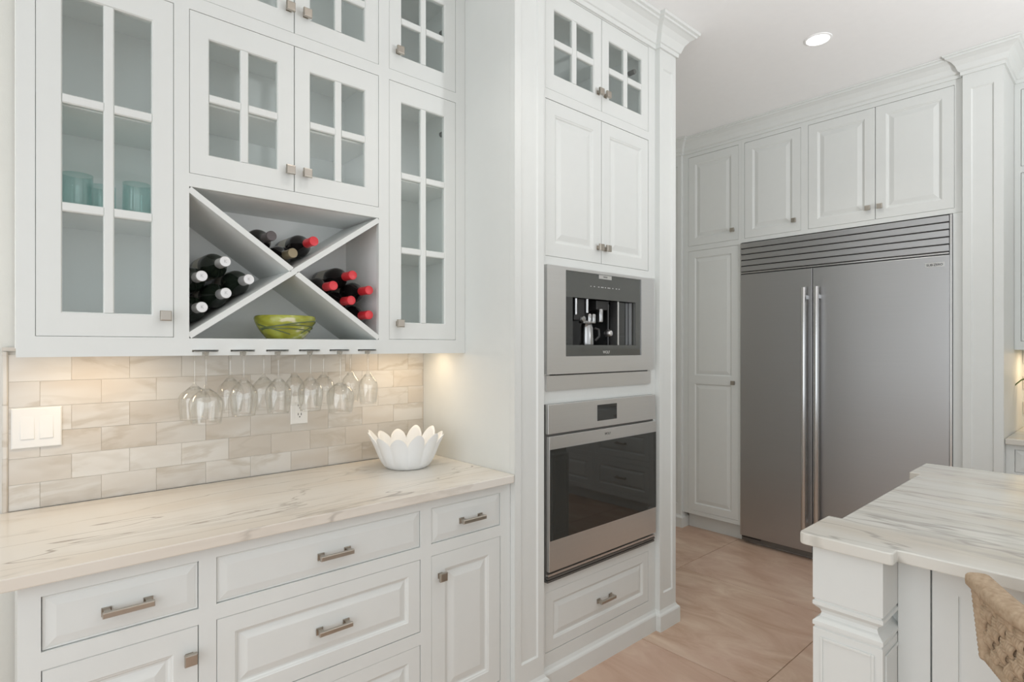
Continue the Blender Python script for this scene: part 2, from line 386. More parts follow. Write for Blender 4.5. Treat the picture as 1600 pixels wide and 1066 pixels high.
# ------------------------------------------------------------------ the setting
fl = struct('floor', MB().box(XMIN - .1, XW + .1, YMIN - .1, 2.8, -.06, -.0035), FGROUT, 'pinkish beige stone floor of large square tiles', 'floor')
TS = .915; gx = 2.2675 - 7 * TS; gy = 1.047 - 7 * TS
w = TS - .0035
tm = MB().add([(0,0,-.003),(w,0,-.003),(w,w,-.003),(0,w,-.003),(.001,.001,0),(w-.001,.001,0),(w-.001,w-.001,0),(.001,w-.001,0)], [(4,5,6,7),(0,1,5,4),(1,2,6,5),(2,3,7,6),(3,0,4,7)]).mesh('tile', FLOORM)
for i in range(10):
    for j in range(9):
        x, y = gx + i * TS, gy + j * TS
        if x + TS > XMIN and x < XW and y + TS > YMIN and y < 2.7: link('tile', tm, fl, (x + .00175, y + .00175, 0))
struct('ceiling', MB().box(XMIN - .1, XW + .1, YMIN - .1, 2.8, CEIL, CEIL + .1), CEILP, 'smooth white painted ceiling above the cabinets', 'ceiling')
wb = struct('wall_back', MB().box(XMIN - .1, 2.55, YB + .008, YB + .12, 0, CEIL), WALLP, 'pale cream painted wall behind the bar cabinets', 'wall')
struct('wall_alcove', MB().box(2.55, XW + .1, 2.62, 2.74, 0, CEIL).box(2.45, 2.55, YB + .12, 2.74, 0, CEIL), WALLP, 'pale wall of the recess between oven tower and pantry', 'wall')
struct('wall_right', MB().box(XW, XW + .1, YMIN, 2.62, 0, CEIL), WALLP, 'pale wall behind the refrigerator run', 'wall')
def wall_open(name, axis, pos, a0, a1, o0, o1, z0, z1):
    m = MB(); B = (lambda a, b, c, d: m.box(pos - .1, pos, a, b, c, d)) if axis == 'x' else (lambda a, b, c, d: m.box(a, b, pos - .1, pos, c, d))
    B(a0, o0, 0, CEIL); B(o1, a1, 0, CEIL); B(o0, o1, 0, z0); B(o0, o1, z1, CEIL)
    return struct(name, m, WALLP, 'pale painted wall with a wide window opening', 'wall')
wall_open('wall_left', 'x', XMIN, YMIN, YB + .1, -1.9, 1.4, .34, 2.9)
wall_open('wall_front', 'y', YMIN, XMIN, XW, -1.4, 3.2, .34, 2.9)

# backsplash: 3 x 6 inch marble tiles, running bond, one object each, plus a bullnose border strip
struct_b = link('tile_bed', MB().box(-.012, XS, YB + .001, YB + .008, .914, 1.374).mesh('tile_bed', GROUT), wb)
TW, TH = .1505, .0762
tile_cache = {}
for r in range(6):
    z0 = .914 + r * TH; x = .0745 - TW - (TW / 2 if (5 - r) % 2 == 0 else 0)
    while x < XS - .004:
        a, b = max(x, .003), min(x + TW, XS)
        if b - a > .006:
            key = round(b - a, 4)
            if key not in tile_cache:
                ww, hh, e = b - a - .0006, TH - .0006, .0005
                tile_cache[key] = MB().add([(0, .002, 0), (ww, .002, 0), (ww, .002, hh), (0, .002, hh), (e, 0, e), (ww - e, 0, e), (ww - e, 0, hh - e), (e, 0, hh - e)],
                                           [(4,5,6,7),(0,1,5,4),(1,2,6,5),(2,3,7,6),(3,0,4,7)]).mesh('tile', TILEM)
            link('tile', tile_cache[key], wb, (a + .0003, YB - .0008 + random.uniform(-.0002, .0002), z0 + .0003))
        x += TW
for r in range(3):
    link('border_strip', MB().prism([(-.011, YB + .004), (-.011, YB - .004), (-.008, YB - .007), (-.001, YB - .007), (.0025, YB - .003), (.0025, YB + .004)], 'z', .914 + r * .157, .914 + (r + 1) * .157 - .0006).mesh('border_strip', TILEM), wb)
link('border_strip', MB().box(-.011, .03, YB - .006, YB + .004, 1.386, 1.397).mesh('border_strip', TILEM), wb)

# ------------------------------------------------------------------ bar: upper cabinets
DU = YB - YU - .004
X0, X1, X2, X3 = .017, .386, 1.0545, XS - .001
def upper_glass(name, label, x0, x1, z0, z1, doors, d0, d1, zs, shelves, knobs, hinge=None):
    u = Unit(name, label, 'cabinet', (x0 + x1) / 2, YU, z0)
    frame(u, x0, x1, z0, z1, [(d0, d1, [(doors[0][0], doors[-1][1])])])
    carcass(u, x0, x1, z0 + (.022 if z0 < 1.4 else 0), z1, DU, shelves)
    for (a, b), kx in zip(doors, knobs):
        d = glass_door(u, a, b, d0, d1, 2, zs); knob(u, kx[0], kx[1], d)
        if hinge:
            for hz in hinge: u.part('hinge', MB().lathe([(.011, .026), (.011, .05)], (b - .038, 0, hz), 'y', 12), DGREY, d, 40)
    return u
L3 = (1.770, 2.0575)
upper_glass('wall_cabinet', 'tall white wall cabinet with six-pane glass door holding pale aqua tumblers', X0, X1, 1.372, 2.43, [(.054, .366)], 1.426, 2.409, L3, (1.782, 2.07), [(.342, 1.488)])
upper_glass('wall_cabinet', 'white wall cabinet with two four-pane glass doors above the wine rack', X1, X2, 1.898, 2.43, [(.406, .7195), (.7195, 1.033)], 1.918, 2.409, (2.158,), (2.17,), [(.700, 1.985), (.757, 1.985)])
upper_glass('wall_cabinet', 'tall narrow white wall cabinet with six-pane glass door beside the oven tower panel', X2, X3, 1.372, 2.43, [(1.076, 1.386)], 1.426, 2.409, L3, (1.782, 2.07), [(1.115, 1.487)], (2.28,))
ZT = 2.885
upper_glass('wall_cabinet', 'white top cabinet above the tall glass cabinet that holds the tumblers', X0, X1, 2.43, ZT, [(.054, .366)], 2.450, 2.865, (2.652,), (), [(.342, 2.525)])
upper_glass('wall_cabinet', 'white top cabinet with two glass doors above the double glass cabinet', X1, X2, 2.43, ZT, [(.406, .7195), (.7195, 1.033)], 2.450, 2.865, (2.652,), (), [(.700, 2.525), (.757, 2.525)])
upper_glass('wall_cabinet', 'small white top cabinet with glass door next to the oven tower', X2, X3, 2.43, ZT, [(1.076, 1.386)], 2.450, 2.865, (2.652,), (), [(1.115, 2.525)], (2.70,))

# wine rack with crossed dividers; its bottom rail has T-shaped slots for hanging stemware
FEET = [.450 + i * .1072 for i in range(6)]
u = Unit('wine_rack', 'white wine rack cubby with crossed diagonal shelves and bottle compartments', 'wine rack', (X1 + X2) / 2, YU, 1.372)
frame(u, X1, X2, 1.424, 1.898, [(1.424, 1.878, [(.406, 1.033)])])
poly = [(X1, 1.372)]
for c in FEET: poly += [(c - .0095, 1.372), (c - .0095, 1.3815), (c - .0365, 1.3828), (c - .0365, 1.3890), (c + .0365, 1.3890), (c + .0365, 1.3828), (c + .0095, 1.3815), (c + .0095, 1.372)]
poly += [(X2, 1.372), (X2, 1.424), (X1, 1.424)]
def slotted(m, y0, y1):
    m.box(X1, X2, y0, y1, 1.3890, 1.424)
    xs = [X1] + [v for c in FEET for v in (c - .0365, c + .0365)] + [X2]
    for i in range(0, len(xs), 2): m.box(xs[i], xs[i + 1], y0, y1, 1.3828, 1.3890)
    xs = [X1] + [v for c in FEET for v in (c - .0095, c + .0095)] + [X2]
    for i in range(0, len(xs), 2): m.box(xs[i], xs[i + 1], y0, y1, 1.372, 1.3828)
m = MB(); slotted(m, 0, .02); u.part('slotted_rail', m, WHITE)
m = MB(); slotted(m, .02, DU - .012); u.part('glass_rack', m, WHITE)
m = MB(); m.box(X1, X1 + .006, .02, DU, 1.424, 1.898); m.box(X2 - .006, X2, .02, DU, 1.424, 1.898); m.box(X1 + .006, X2 - .006, .02, DU, 1.884, 1.898); m.box(X1 + .006, X2 - .006, DU - .01, DU, 1.424, 1.884)
u.part('carcass', m, INNER)
def diag(a, b, t=.018):
    dx, dz = b[0] - a[0], b[1] - a[1]; l = math.hypot(dx, dz); nx, nz = -dz / l * t / 2, dx / l * t / 2
    return [(a[0] - nx, a[1] - nz), (b[0] - nx, b[1] - nz), (b[0] + nx, b[1] + nz), (a[0] + nx, a[1] + nz)]
ca, cb, cc, cd = (.406, 1.431), (1.033, 1.871), (.406, 1.871), (1.033, 1.431); ctr = (.7195, 1.651)
u.part('divider', MB().prism(diag(ca, cb), 'y', .001, DU - .0102), WHITE)
k = .0155
def toward(p): 
    dx, dz = p[0] - ctr[0], p[1] - ctr[1]; l = math.hypot(dx, dz); return (ctr[0] + dx / l * .0095, ctr[1] + dz / l * .0095)
u.part('divider', MB().prism(diag(cc, toward(cc)), 'y', .001, DU - .0102), WHITE)
u.part('divider', MB().prism(diag(toward(cd), cd), 'y', .001, DU - .0102), WHITE)

# crown over the bar and tower
CROWN = [(-.012, 2.868), (.010, 2.868), (.012, 2.886), (.018, 2.889), (.022, 2.900), (.032, 2.925), (.050, 2.948), (.068, 2.960), (.076, 2.963), (.078, 2.972), (.088, 2.976), (.090, CEIL - .001), (-.012, CEIL - .001)]
struct('trim_1', MB().sweep([(X0, YB), (X0, YU), (XS - .0015, YU)], [(o * .9, z if z > 2.87 else 2.885) for o, z in CROWN]), WHITE, 'white crown moulding over the bar cabinets', 'crown moulding')

# ------------------------------------------------------------------ bar: base cabinets and counter
DL = YB - YL - .006
def base(label, x0, x1, rows):
    """rows: (kind, x0, x1, z0, z1, [hardware])"""
    u = Unit('base_cabinet', label, 'cabinet', (x0 + x1) / 2, YL, 0)
    frame(u, x0, x1, .100, .884, [(z0, z1, [(a, b)]) for (_, a, b, z0, z1, _) in rows])
    m = MB(); m.box(x0, x0 + .018, .02, DL, .100, .884); m.box(x1 - .018, x1, .02, DL, .100, .884); m.box(x0 + .018, x1 - .018, DL - .01, DL, .1, .884); m.box(x0 + .018, x1 - .018, .02, DL - .01, .1, .118); m.box(x0 + .018, x1 - .018, .02, DL - .01, .868, .884)
    u.part('carcass', m, WHITE)
    u.part('toe_kick', MB().box(x0, x1, .06, .075, 0, .100), WHITE)
    for kind, a, b, z0, z1, hw in rows:
        if kind == 'door': d = panel_door(u, a, b, z0, z1); knob(u, hw[0], hw[1], d)
        else: d = drawer_front(u, a, b, z0, z1, tall=(z1 - z0 > .16)); pull(u, hw[0], hw[1], hw[2], d)
    return u
base('white base cabinet with a drawer over a raised-panel door under the light switches', X0, X1, [('drawer', .056, .367, .726, .849, (.215, .781, .103)), ('door', .056, .367, .140, .686, (.345, .612))])
base('wide white base cabinet with stacked drawers below the wine rack', X1, X2, [('drawer', .408, 1.033, .726, .849, (.7305, .781, .103)), ('drawer', .408, 1.033, .442, .686, (.7265, .563, .103)), ('drawer', .408, 1.033, .140, .400, (.7265, .28, .103))])
base('narrow white base cabinet with a small drawer and a door beside the oven tower', X2, X3, [('drawer', 1.076, 1.386, .726, .849, (1.245, .782, .103)), ('door', 1.076, 1.386, .140, .686, (1.112, .611))])
cy = 1.583
outline = [(-.022, YB - .009), (-.022, cy)] + [(XS - .012, cy), (XS - .004, cy + .003), (XS - .001, cy + .012)] + [(XS - .001, YB - .009)]
ct = link('bar_countertop', MB().prism(outline, 'z', .8845, .914).mesh('bar_countertop', BARM)); bevel(ct, .003, 2)
tag(ct, 'cream marble counter with grey veins on the bar cabinets', 'countertop')

# ------------------------------------------------------------------ oven tower
u = Unit('oven_tower', 'tall white oven tower cabinet with panelled corner pilasters, panel doors and crown', 'cabinet', 2.0, YT, 0); TW_ = u
A0, A1, B0, B1 = XS, 1.592, 2.398, 2.540
frame(u, A1, B0, .085, 2.875, [(.152, .399, [(1.627, 2.342)]), (.462, 1.160, [(1.65, 2.33)]), (1.235, 1.72, [(1.65, 2.33)]), (1.768, 2.410, [(1.627, 2.342)]), (2.450, 2.865, [(1.627, 2.342)])])
DT = YB - YT - .002
m = MB(); m.box(XS, XS + .018, .0, YB - YT, 0, 2.88); m.box(B1 - .018, B1, .0, YB - YT, 0, 2.88)
u.part('side_panel', m, WHITE)
m = MB()
for z in (.085, .415, 1.185, 1.735, 2.42, 2.867): m.box(XS + .018, B1 - .018, .021, DT - .02, z, z + .016)
m.box(XS + .018, B1 - .018, DT - .02, DT, .05, 2.88); m.box(A1 + .005, A1 + .02, .021, DT - .02, .1, 2.867); m.box(B0 - .02, B0 - .005, .021, DT - .02, .1, 2.867)
u.part('carcass', m, INNER)
def pilaster(u, a0, a1, z0, z1, yf, yb, inset0, inset1, pz0, pz1, name='pilaster'):
    """corner pilaster with a sunk flat panel"""
    m = MB(); d = .006
    m.box(a0, inset0, yf, yb, z0, z1); m.box(inset1, a1, yf, yb, z0, z1); m.box(inset0, inset1, yf, yb, z0, pz0); m.box(inset0, inset1, yf, yb, pz1, z1)
    i = .006
    m.add([(inset0, yf, pz0), (inset1, yf, pz0), (inset1, yf, pz1), (inset0, yf, pz1), (inset0 + i, yf + d, pz0 + i), (inset1 - i, yf + d, pz0 + i), (inset1 - i, yf + d, pz1 - i), (inset0 + i, yf + d, pz1 - i)],
          [(0,1,5,4),(1,2,6,5),(2,3,7,6),(3,0,4,7),(4,5,6,7)])
    return u.part(name, m, WHITE)
yo = YP - YT
pilaster(u, A0 + .0005, A1, .05, 2.875, yo, 0, A0 + .034, A1 - .032, .175, 2.78)
pilaster(u, B0, B1, .05, 2.875, yo, 0, B0 + .030, B1 - .030, .175, 2.78)
BASE = [(-.005, 0), (.016, 0), (.016, .074), (.013, .080), (.006, .086), (0, .098), (-.005, .098)]
m = MB().sweep([(A0, YL - .03), (A0, YP), (A1, YP), (A1, YT), (B0, YP + .027), (B0, YP), (B1, YP), (B1, YB)], BASE)
o = link('plinth', m.mesh('plinth', WHITE, off=(2.0, YT, 0)), u.e)
m = MB().sweep([(A0, YU - .002), (A0, YP), (A1, YP), (A1, YT), (B0, YT), (B0, YP), (B1, YP), (B1, YB + .005)], CROWN)
o = link('crown_moulding', m.mesh('crown_moulding', WHITE, off=(2.0, YT, 0)), u.e)
MID = 1.9845
d = glass_door(u, 1.627, MID, 2.450, 2.865, 2, (2.654,), st=.054, br=.070, tr=.080, mw=.029); knob(u, MID - .025, 2.527, d)
d = glass_door(u, MID, 2.342, 2.450, 2.865, 2, (2.654,), st=.054, br=.070, tr=.080, mw=.029); knob(u, MID + .025, 2.527, d)
u.part('hinge', MB().lathe([(.012, .024), (.012, .06)], (2.265, 0, 2.73), 'y', 12), DGREY, d, 40)
d = panel_door(u, 1.627, MID, 1.768, 2.410); knob(u, MID - .025, 1.838, d)
d = panel_door(u, MID, 2.342, 1.768, 2.410); knob(u, MID + .025, 1.838, d)
d = drawer_front(u, 1.627, 2.342, .152, .399, tall=True); pull(u, 2.003, .268, .103, d)

# coffee machine
c = Unit('coffee_machine', 'built-in stainless coffee machine with black glass front above the oven', 'coffee machine', 1.98, YT, 1.219)
f0, f1 = -.025, -.001
m = MB(); ox0, ox1, oz0, oz1, ix0, ix1, iz0, iz1 = 1.611, 2.353, 1.286, 1.729, 1.722, 2.247, 1.358, 1.716
def ring(m, y0, y1):
    m.box(ox0, ix0, y0, y1, oz0, oz1); m.box(ix1, ox1, y0, y1, oz0, oz1); m.box(ix0, ix1, y0, y1, oz0, iz0); m.box(ix0, ix1, y0, y1, iz1, oz1)
ring(m, f0, f1); c.part('surround', m, STEELH)
c.part('lower_trim', MB().box(1.625, 2.345, -.010, -.001, 1.219, 1.280), STEELH)
c.part('shadow_gap', MB().box(1.67, 2.31, -.016, -.002, 1.280, 1.2858), DARK)
nx0, nx1, nz0, nz1 = 1.768, 2.206, 1.405, 1.606
m = MB(); m.box(ix0, ix1, f0 + .004, .03, nz1, iz1); c.part('control_panel', m, GREYG)
m = MB(); m.box(ix0, ix1, f0 + .004, .03, iz0, nz0); c.part('drip_tray_front', m, GREYG)
m = MB(); m.box(ix0, nx0, f0 + .004, .03, nz0, nz1); c.part('side_glass', m, BLACKG)
m = MB(); m.box(nx1, ix1, f0 + .004, .03, nz0, nz1); c.part('side_glass', m, GREYG)
m = MB(); m.box(nx0 - .012, nx0, .03, .17, nz0, nz1); m.box(nx1, nx1 + .012, .03, .17, nz0, nz1); m.box(nx0, nx1, .17, .18, nz0, nz1); m.box(nx0, nx1, .03, .17, nz0 - .01, nz0); m.box(nx0, nx1, .03, .17, nz1, nz1 + .01)
c.part('niche', m, DGREY)
sp = c.part('dispenser', MB().box(1.800, 1.872, .0, .10, 1.512, 1.606), DARK, bev=.003)
c.part('dispenser_tube', MB().lathe([(.007, 1.535), (.007, 1.604)], (1.803, -.006, 0), 'z', 14), CHROME, sp, 40)
c.part('dispenser_tube', MB().lathe([(.007, 1.545), (.007, 1.604)], (1.876, -.006, 0), 'z', 14), CHROME, sp, 40)
for xx in (1.893, 1.921): c.part('nozzle', MB().lathe([(.010, 1.502), (.011, 1.505), (.011, 1.538), (.009, 1.541)], (xx, -.004, 0), 'z', 16), CHROME, sp, 40)
c.part('nozzle_bar', MB().box(1.850, 1.931, -.010, .02, 1.500, 1.511), CHROME, sp, bev=.003)
c.part('nozzle_elbow', MB().lathe([(.001, -.012), (.012, -.010), (.016, 0), (.012, .010)], (1.850, -.002, 1.518), 'y', 16), CHROME, sp, 40)
jug = c.part('milk_jug', MB().lathe([(.031, 1.4055), (.032, 1.41), (.030, 1.48), (.024, 1.50), (.022, 1.500)], (1.915, .03, 0), 'z', 28), CHROME, None, 40)
c.part('jug_handle', MB().tube([(1.946, .01, 1.48), (1.962, .0, 1.475), (1.964, -.002, 1.445), (1.948, .008, 1.425)], .006, 8), DARK, jug, 40)
c.part('water_spout', MB().lathe([(.011, 1.508), (.012, 1.511), (.012, 1.562), (.010, 1.565)], (1.969, -.004, 0), 'z', 16), CHROME, None, 40)
c.part('spout_block', MB().box(1.948, 2.035, .0, .06, 1.562, 1.604), DARK, None, bev=.003)
c.part('steam_rod', MB().lathe([(.005, 1.47), (.005, 1.59)], (2.028, .0, 0), 'z', 10), DARK, None, 40)
kn = c.part('knob', MB().lathe([(.003, -.020), (.012, -.017), (.016, -.008), (.016, .006), (.010, .016)], (2.029, .0, 1.459), 'y', 20), STEELH, None, 40)
c.part('steam_rod', MB().lathe([(.005, 1.405), (.005, 1.446)], (2.028, .0, 0), 'z', 10), DARK, None, 40)
c.part('door_edge', MB().box(2.082, 2.093, -.012, .03, 1.4055, 1.604), STEELH)
c.part('container', MB().box(2.10, 2.19, .01, .16, 1.4055, 1.604), BLACKG)
c.part('container_edge', MB().box(2.193, 2.198, -.006, .03, 1.4055, 1.604), STEELH)
c.part('badge', MB().box(1.938, 2.026, f0 + .0025, f0 + .004, 1.697, 1.7145), SILVER)
cpx = f0 + .0036
for i, xx in enumerate((1.885, 1.908, 1.938, 1.962, 1.984, 2.008, 2.036, 2.062, 2.082)):
    ww = (.003, .004, .005, .009, .004, .010, .004, .005, .004)[i]
    c.part('touch_icon', MB().box(xx - ww, xx + ww, cpx, f0 + .004, 1.660 - .0018, 1.660 + .0018), GREY)
text_mesh('badge_text', 'WOLF', .017, SILVER, c.e, (1.990 - 1.98, f0 + .0036, 1.3735 - 1.219), bold=.0004)
text_mesh('panel_text', 'WOLF', .010, DGREY, c.e, (1.982 - 1.98, f0 + .0021, 1.706 - 1.219))

# wall oven
v = Unit('wall_oven', 'stainless built-in wall oven with wide black glass door below the coffee machine', 'oven', 1.987, YT, .447)
qx0, qx1 = 1.6155, 2.361
v.part('housing', MB().box(1.66, 2.32, .0, .50, .47, 1.15).box(qx0, qx1, -.012, -.001, .447, 1.1645), DGREY)
v.part('control_panel', MB().box(qx0, qx1, -.027, -.012, 1.046, 1.1645), STEELH, bev=.0015)
v.part('display', MB().box(1.921, 2.056, -.0285, -.026, 1.074, 1.1435), BLACKG)
dr = v.part('door', MB().box(qx0 + .004, qx1 - .001, -.030, -.012, .492, 1.037), STEELH, bev=.0015)
v.part('window', MB().box(qx0 + .008, qx1 - .003, -.0325, -.030, .617, .984), BLACKG, dr)
text_mesh('badge_text', 'WOLF', .015, DGREY, dr, (1.988 - 1.987, -.0304, 1.013 - .447))
for z, d_ in ((.478, -.026), (.465, -.024), (.4515, -.022)): v.part('vent_louver', MB().box(qx0 + .002, qx1 - .002, d_, -.012, z - .0045, z + .0045), DGREY if z < .47 else STEELH)

# ------------------------------------------------------------------ refrigerator wall (faces -X; wall coordinate a = -Y)
def yv(y): return -y
p = Unit('pantry_cabinet', 'tall white pantry cabinet with panelled doors left of the refrigerator', 'cabinet', yv(2.14), XF, 0, -90)
D4 = XW - XF - .004
frame(p, yv(2.39), yv(1.9225), .115, 2.90, [(.144, 2.130, [(yv(2.344), yv(1.942))]), (2.168, 2.851, [(yv(2.344), yv(1.942))])])
m = MB(); m.box(yv(2.39), yv(2.372), .02, D4, .115, 2.9); m.box(yv(1.9405), yv(1.9225), .02, D4, .115, 2.9); m.box(yv(2.372), yv(1.9405), D4 - .01, D4, .115, 2.9); m.box(yv(2.372), yv(1.9405), .02, D4 - .01, .115, .131); m.box(yv(2.372), yv(1.9405), .021, D4 - .01, 2.14, 2.158)
p.part('carcass', m, WHITE)
struct('baseboard_right', MB().box(XF + .058, XF + .075, 1.885, 2.372, 0, .115), WHITE, 'white recessed toe board under the pantry cabinet', 'baseboard')
d = panel_door(p, yv(2.344), yv(1.942), 2.168, 2.851); knob(p, yv(1.983), 2.241, d)
# tall door with two panels
m = MB(); a0, a1 = yv(2.344), yv(1.942)
m.rings([0, .0015], [.0025, .002], a0 + G, a1 - G, .144 + G, 2.130 - G, .021)
pr = ([0, .0005, .003, .008, .012, .017, .038, .041], [.0022, .0005, .003, .0045, .0085, .009, .0035, .003])
m2 = MB(); pz = [(.144 + .055, 1.115), (1.180, 2.130 - .055)]
m2.box(a0 + G, a0 + .055, .001, .021, .144 + G, 2.130 - G); m2.box(a1 - .055, a1 - G, .001, .021, .144 + G, 2.130 - G)
for z0, z1 in ((.144 + G, pz[0][0]), (pz[0][1], pz[1][0]), (pz[1][1], 2.130 - G)): m2.box(a0 + .055, a1 - .055, .001, .021, z0, z1)
d = p.part('door', m2, WHITE)
for z0, z1 in pz: p.part('panel', MB().rings([0, .002, .007, .011, .033, .036], [.002, .004, .008, .0085, .0035, .003], a0 + .055, a1 - .055, z0, z1, .020), WHITE, d)
knob(p, yv(1.978), 1.135, d)
yo = XP - XF
pilaster(p, yv(2.56), yv(2.39), .0, 2.90, yo, .03, yv(2.53), yv(2.42), .175, 2.80)
mm = MB().sweep([(yv(2.60), yo), (yv(2.39), yo), (yv(2.39), yo + .085)], BASE); p.part('plinth', mm, WHITE)

o2 = Unit('overhead_cabinet', 'white overhead cabinet with three raised-panel doors above the refrigerator', 'cabinet', yv(1.29), XF, 2.14, -90)
frame(o2, yv(1.9220), yv(.662), 2.14, 2.90, [(2.168, 2.851, [(yv(1.899), yv(1.515)), (yv(1.470), yv(.701))])])
m = MB(); m.box(yv(1.922), yv(1.904), .02, D4, 2.14, 2.9); m.box(yv(.68), yv(.662), .02, D4, 2.14, 2.9); m.box(yv(1.904), yv(.68), D4 - .01, D4, 2.14, 2.9); m.box(yv(1.904), yv(.68), .02, D4 - .01, 2.14, 2.156); m.box(yv(1.51), yv(1.475), .02, D4 - .01, 2.156, 2.9)
o2.part('carcass', m, WHITE)
d = panel_door(o2, yv(1.899), yv(1.515), 2.168, 2.851); knob(o2, yv(1.555), 2.240, d)
d = panel_door(o2, yv(1.470), yv(1.0855), 2.168, 2.851); knob(o2, yv(1.122), 2.242, d)
d = panel_door(o2, yv(1.0855), yv(.701), 2.168, 2.851); knob(o2, yv(1.058), 2.243, d)

q = Unit('end_column', 'tall white panelled end column on the right side of the refrigerator', 'column', yv(.575), XP, 0, -90)
pilaster(q, yv(.661), yv(.490), 0, 2.90, 0, .05, yv(.625), yv(.530), .2, 2.80)
q.part('side_panel', MB().box(yv(.661), yv(.490), .05, XW - XP, 0, 2.90), WHITE)
q.part('filler_stile', MB().box(yv(.7075), yv(.6612), XF - XP, XF - XP + .02, 0, 2.139), WHITE)
q.part('plinth', MB().sweep([(yv(.661), .02), (yv(.661), 0), (yv(.490), 0), (yv(.490), .02)], BASE), WHITE)

struct('trim_2', MB().sweep([(XP, 2.60), (XP, 2.39), (XF, 2.39), (XF, .661), (XP, .661), (XP, .490), (4.25, .490), (4.25, -1.0)], [(o * .88, z + (.012 if z < 2.9 else .006) if z < CEIL - .01 else z) for o, z in CROWN]), WHITE, 'white crown moulding over the refrigerator run', 'crown moulding')

# refrigerator
rf = Unit('refrigerator', 'wide stainless side-by-side refrigerator with louvred top grille', 'refrigerator', yv(1.317), XF, 0, -90)
r0, r1, rs = yv(1.9215), yv(.709), yv(1.4345)
rf.part('body', MB().box(r0 + .004, r1 - .004, .0, .60, .02, 2.134), DGREY)
rf.part('flange', MB().box(r0, r0 + .006, -.016, 0, .058, 2.134), STEELB); rf.part('flange', MB().box(r1 - .010, r1, -.016, 0, .058, 2.134), STEELB)
for (x0, x1) in ((r0 + .006, rs - .002), (rs + .002, r1 - .011)):
    d = rf.part('door', MB().box(x0, x1, -.022, -.001, .058, 1.908), STEEL, bev=.002)
    hx = rs - .0385 if x0 < rs - .3 else rs + .0385
    h = rf.part('handle', MB().lathe([(.0145, .20), (.0155, .203), (.0155, 1.780), (.0145, 1.783)], (hx, -.066, 0), 'z', 20), STEELB, d, 40)
    for z in (.26, 1.72): rf.part('handle_post', MB().box(hx - .008, hx + .008, -.066, -.022, z - .012, z + .012), STEELB, d)
    if x0 > rs - .01:
        rf.part('badge', MB().box(yv(.832), yv(.741), -.0232, -.022, 1.847, 1.873), STEELB, d)
        t = text_mesh('badge_text', 'SUB-ZERO', .0165, DARK, d, (yv(.7865) - rf.o[0], -.0234, 1.8585), bold=.0003)
GZ0, GZ1 = 1.925, 2.131; pitch = (GZ1 - GZ0) / 5
rf.part('grille_back', MB().box(r0 + .004, r1 - .012, -.004, 0, GZ0 - .012, GZ1), DARK)
for i in range(5):
    z = GZ0 + i * pitch
    rf.part('louver', MB().prism([(-.003, z + .005), (-.016, z + .005), (-.018, z + .007), (-.021, z + pitch - .003), (-.019, z + pitch - .001), (-.003, z + pitch - .001)], 'x', r0 + .006, r1 - .013), STEEL)
rf.part('grille_sill', MB().box(r0 + .006, r1 - .013, -.018, -.004, GZ0 - .009, GZ0 - .001), STEELB)
rf.part('kick_plate', MB().box(r0 + .045, r1 - .02, .030, .06, 0, .057), STEEL)
rf.part('hinge', MB().box(r0 + .008, r0 + .14, -.010, .03, .044, .057), DARK)

# right of the column: base cabinet, counter, wall cabinet
e0, e1 = yv(.489), yv(-.9)
b = Unit('base_cabinet', 'white base cabinet with stacked drawers beside the refrigerator end column', 'cabinet', (e0 + e1) / 2, 3.945, 0, -90)
frame(b, e0, e1, .1, .884, [(z0, z1, [(yv(.453), yv(-.12)), (yv(-.17), yv(-.86))]) for z0, z1 in ((.140, .400), (.442, .690), (.738, .858))])
b.part('carcass', MB().box(e0, e0 + .018, .02, .62, .1, .884).box(e1 - .018, e1, .02, .62, .1, .884).box(e0 + .018, e1 - .018, .61, .62, .1, .884).box(e0 + .018, e1 - .018, .02, .61, .1, .118), WHITE)
b.part('toe_kick', MB().box(e0, e1, .06, .075, 0, .1), WHITE)
for x0, x1 in ((yv(.453), yv(-.12)), (yv(-.17), yv(-.86))):
    for z0, z1 in ((.140, .400), (.442, .690), (.738, .858)):
        d = drawer_front(b, x0, x1, z0, z1, tall=z1 - z0 > .16); pull(b, (x0 + x1) / 2, (z0 + z1) / 2, .103, d)
o = link('side_countertop', MB().box(3.915, XW - .001, -.9, .4885, .8845, .914).mesh('side_countertop', ISLM)); bevel(o, .004, 3); tag(o, 'pale stone counter under the plant beside the refrigerator column', 'countertop')
b = Unit('wall_cabinet', 'white wall cabinet above the plant beside the refrigerator end column', 'cabinet', (e0 + e1) / 2, 4.25, 1.38, -90)
frame(b, e0, e1, 1.38, 2.90, [(1.428, 2.376, [(yv(.462), yv(-.17)), (yv(-.21), yv(-.86))]), (2.412, 2.845, [(yv(.462), yv(-.17)), (yv(-.21), yv(-.86))])])
carcass(b, e0, e1, 1.38, 2.90, XW - 4.25 - .003, mat=WHITE)
for x0, x1 in ((yv(.462), yv(-.17)), (yv(-.21), yv(-.86))):
    d = panel_door(b, x0, x1, 1.428, 2.376); knob(b, x1 - .03, 1.5, d)
    d = panel_door(b, x0, x1, 2.412, 2.845); knob(b, x1 - .03, 2.48, d)
wr = bpy.data.objects['wall_right']
sm = MB().box(0, .0045, 0, .1515, 0, .0752).mesh('tile', TILEM)
for r in range(6):
    y = .4885 - .152 - (0 if r % 2 else -.076)
    for kx in range(5):
        y0 = y - kx * .152
        if y0 + .1515 <= .489: link('tile', sm, wr, (XW - .0046, y0, .9145 + r * .0762))

# ------------------------------------------------------------------ island
isl = Unit('kitchen_island', 'white kitchen island with turned square corner post and drawers', 'island', yv(0.0), 1.70, 0, -90)
iy0, iy1 = -.60, .545; ix0_, ix1_ = 1.70, 2.70
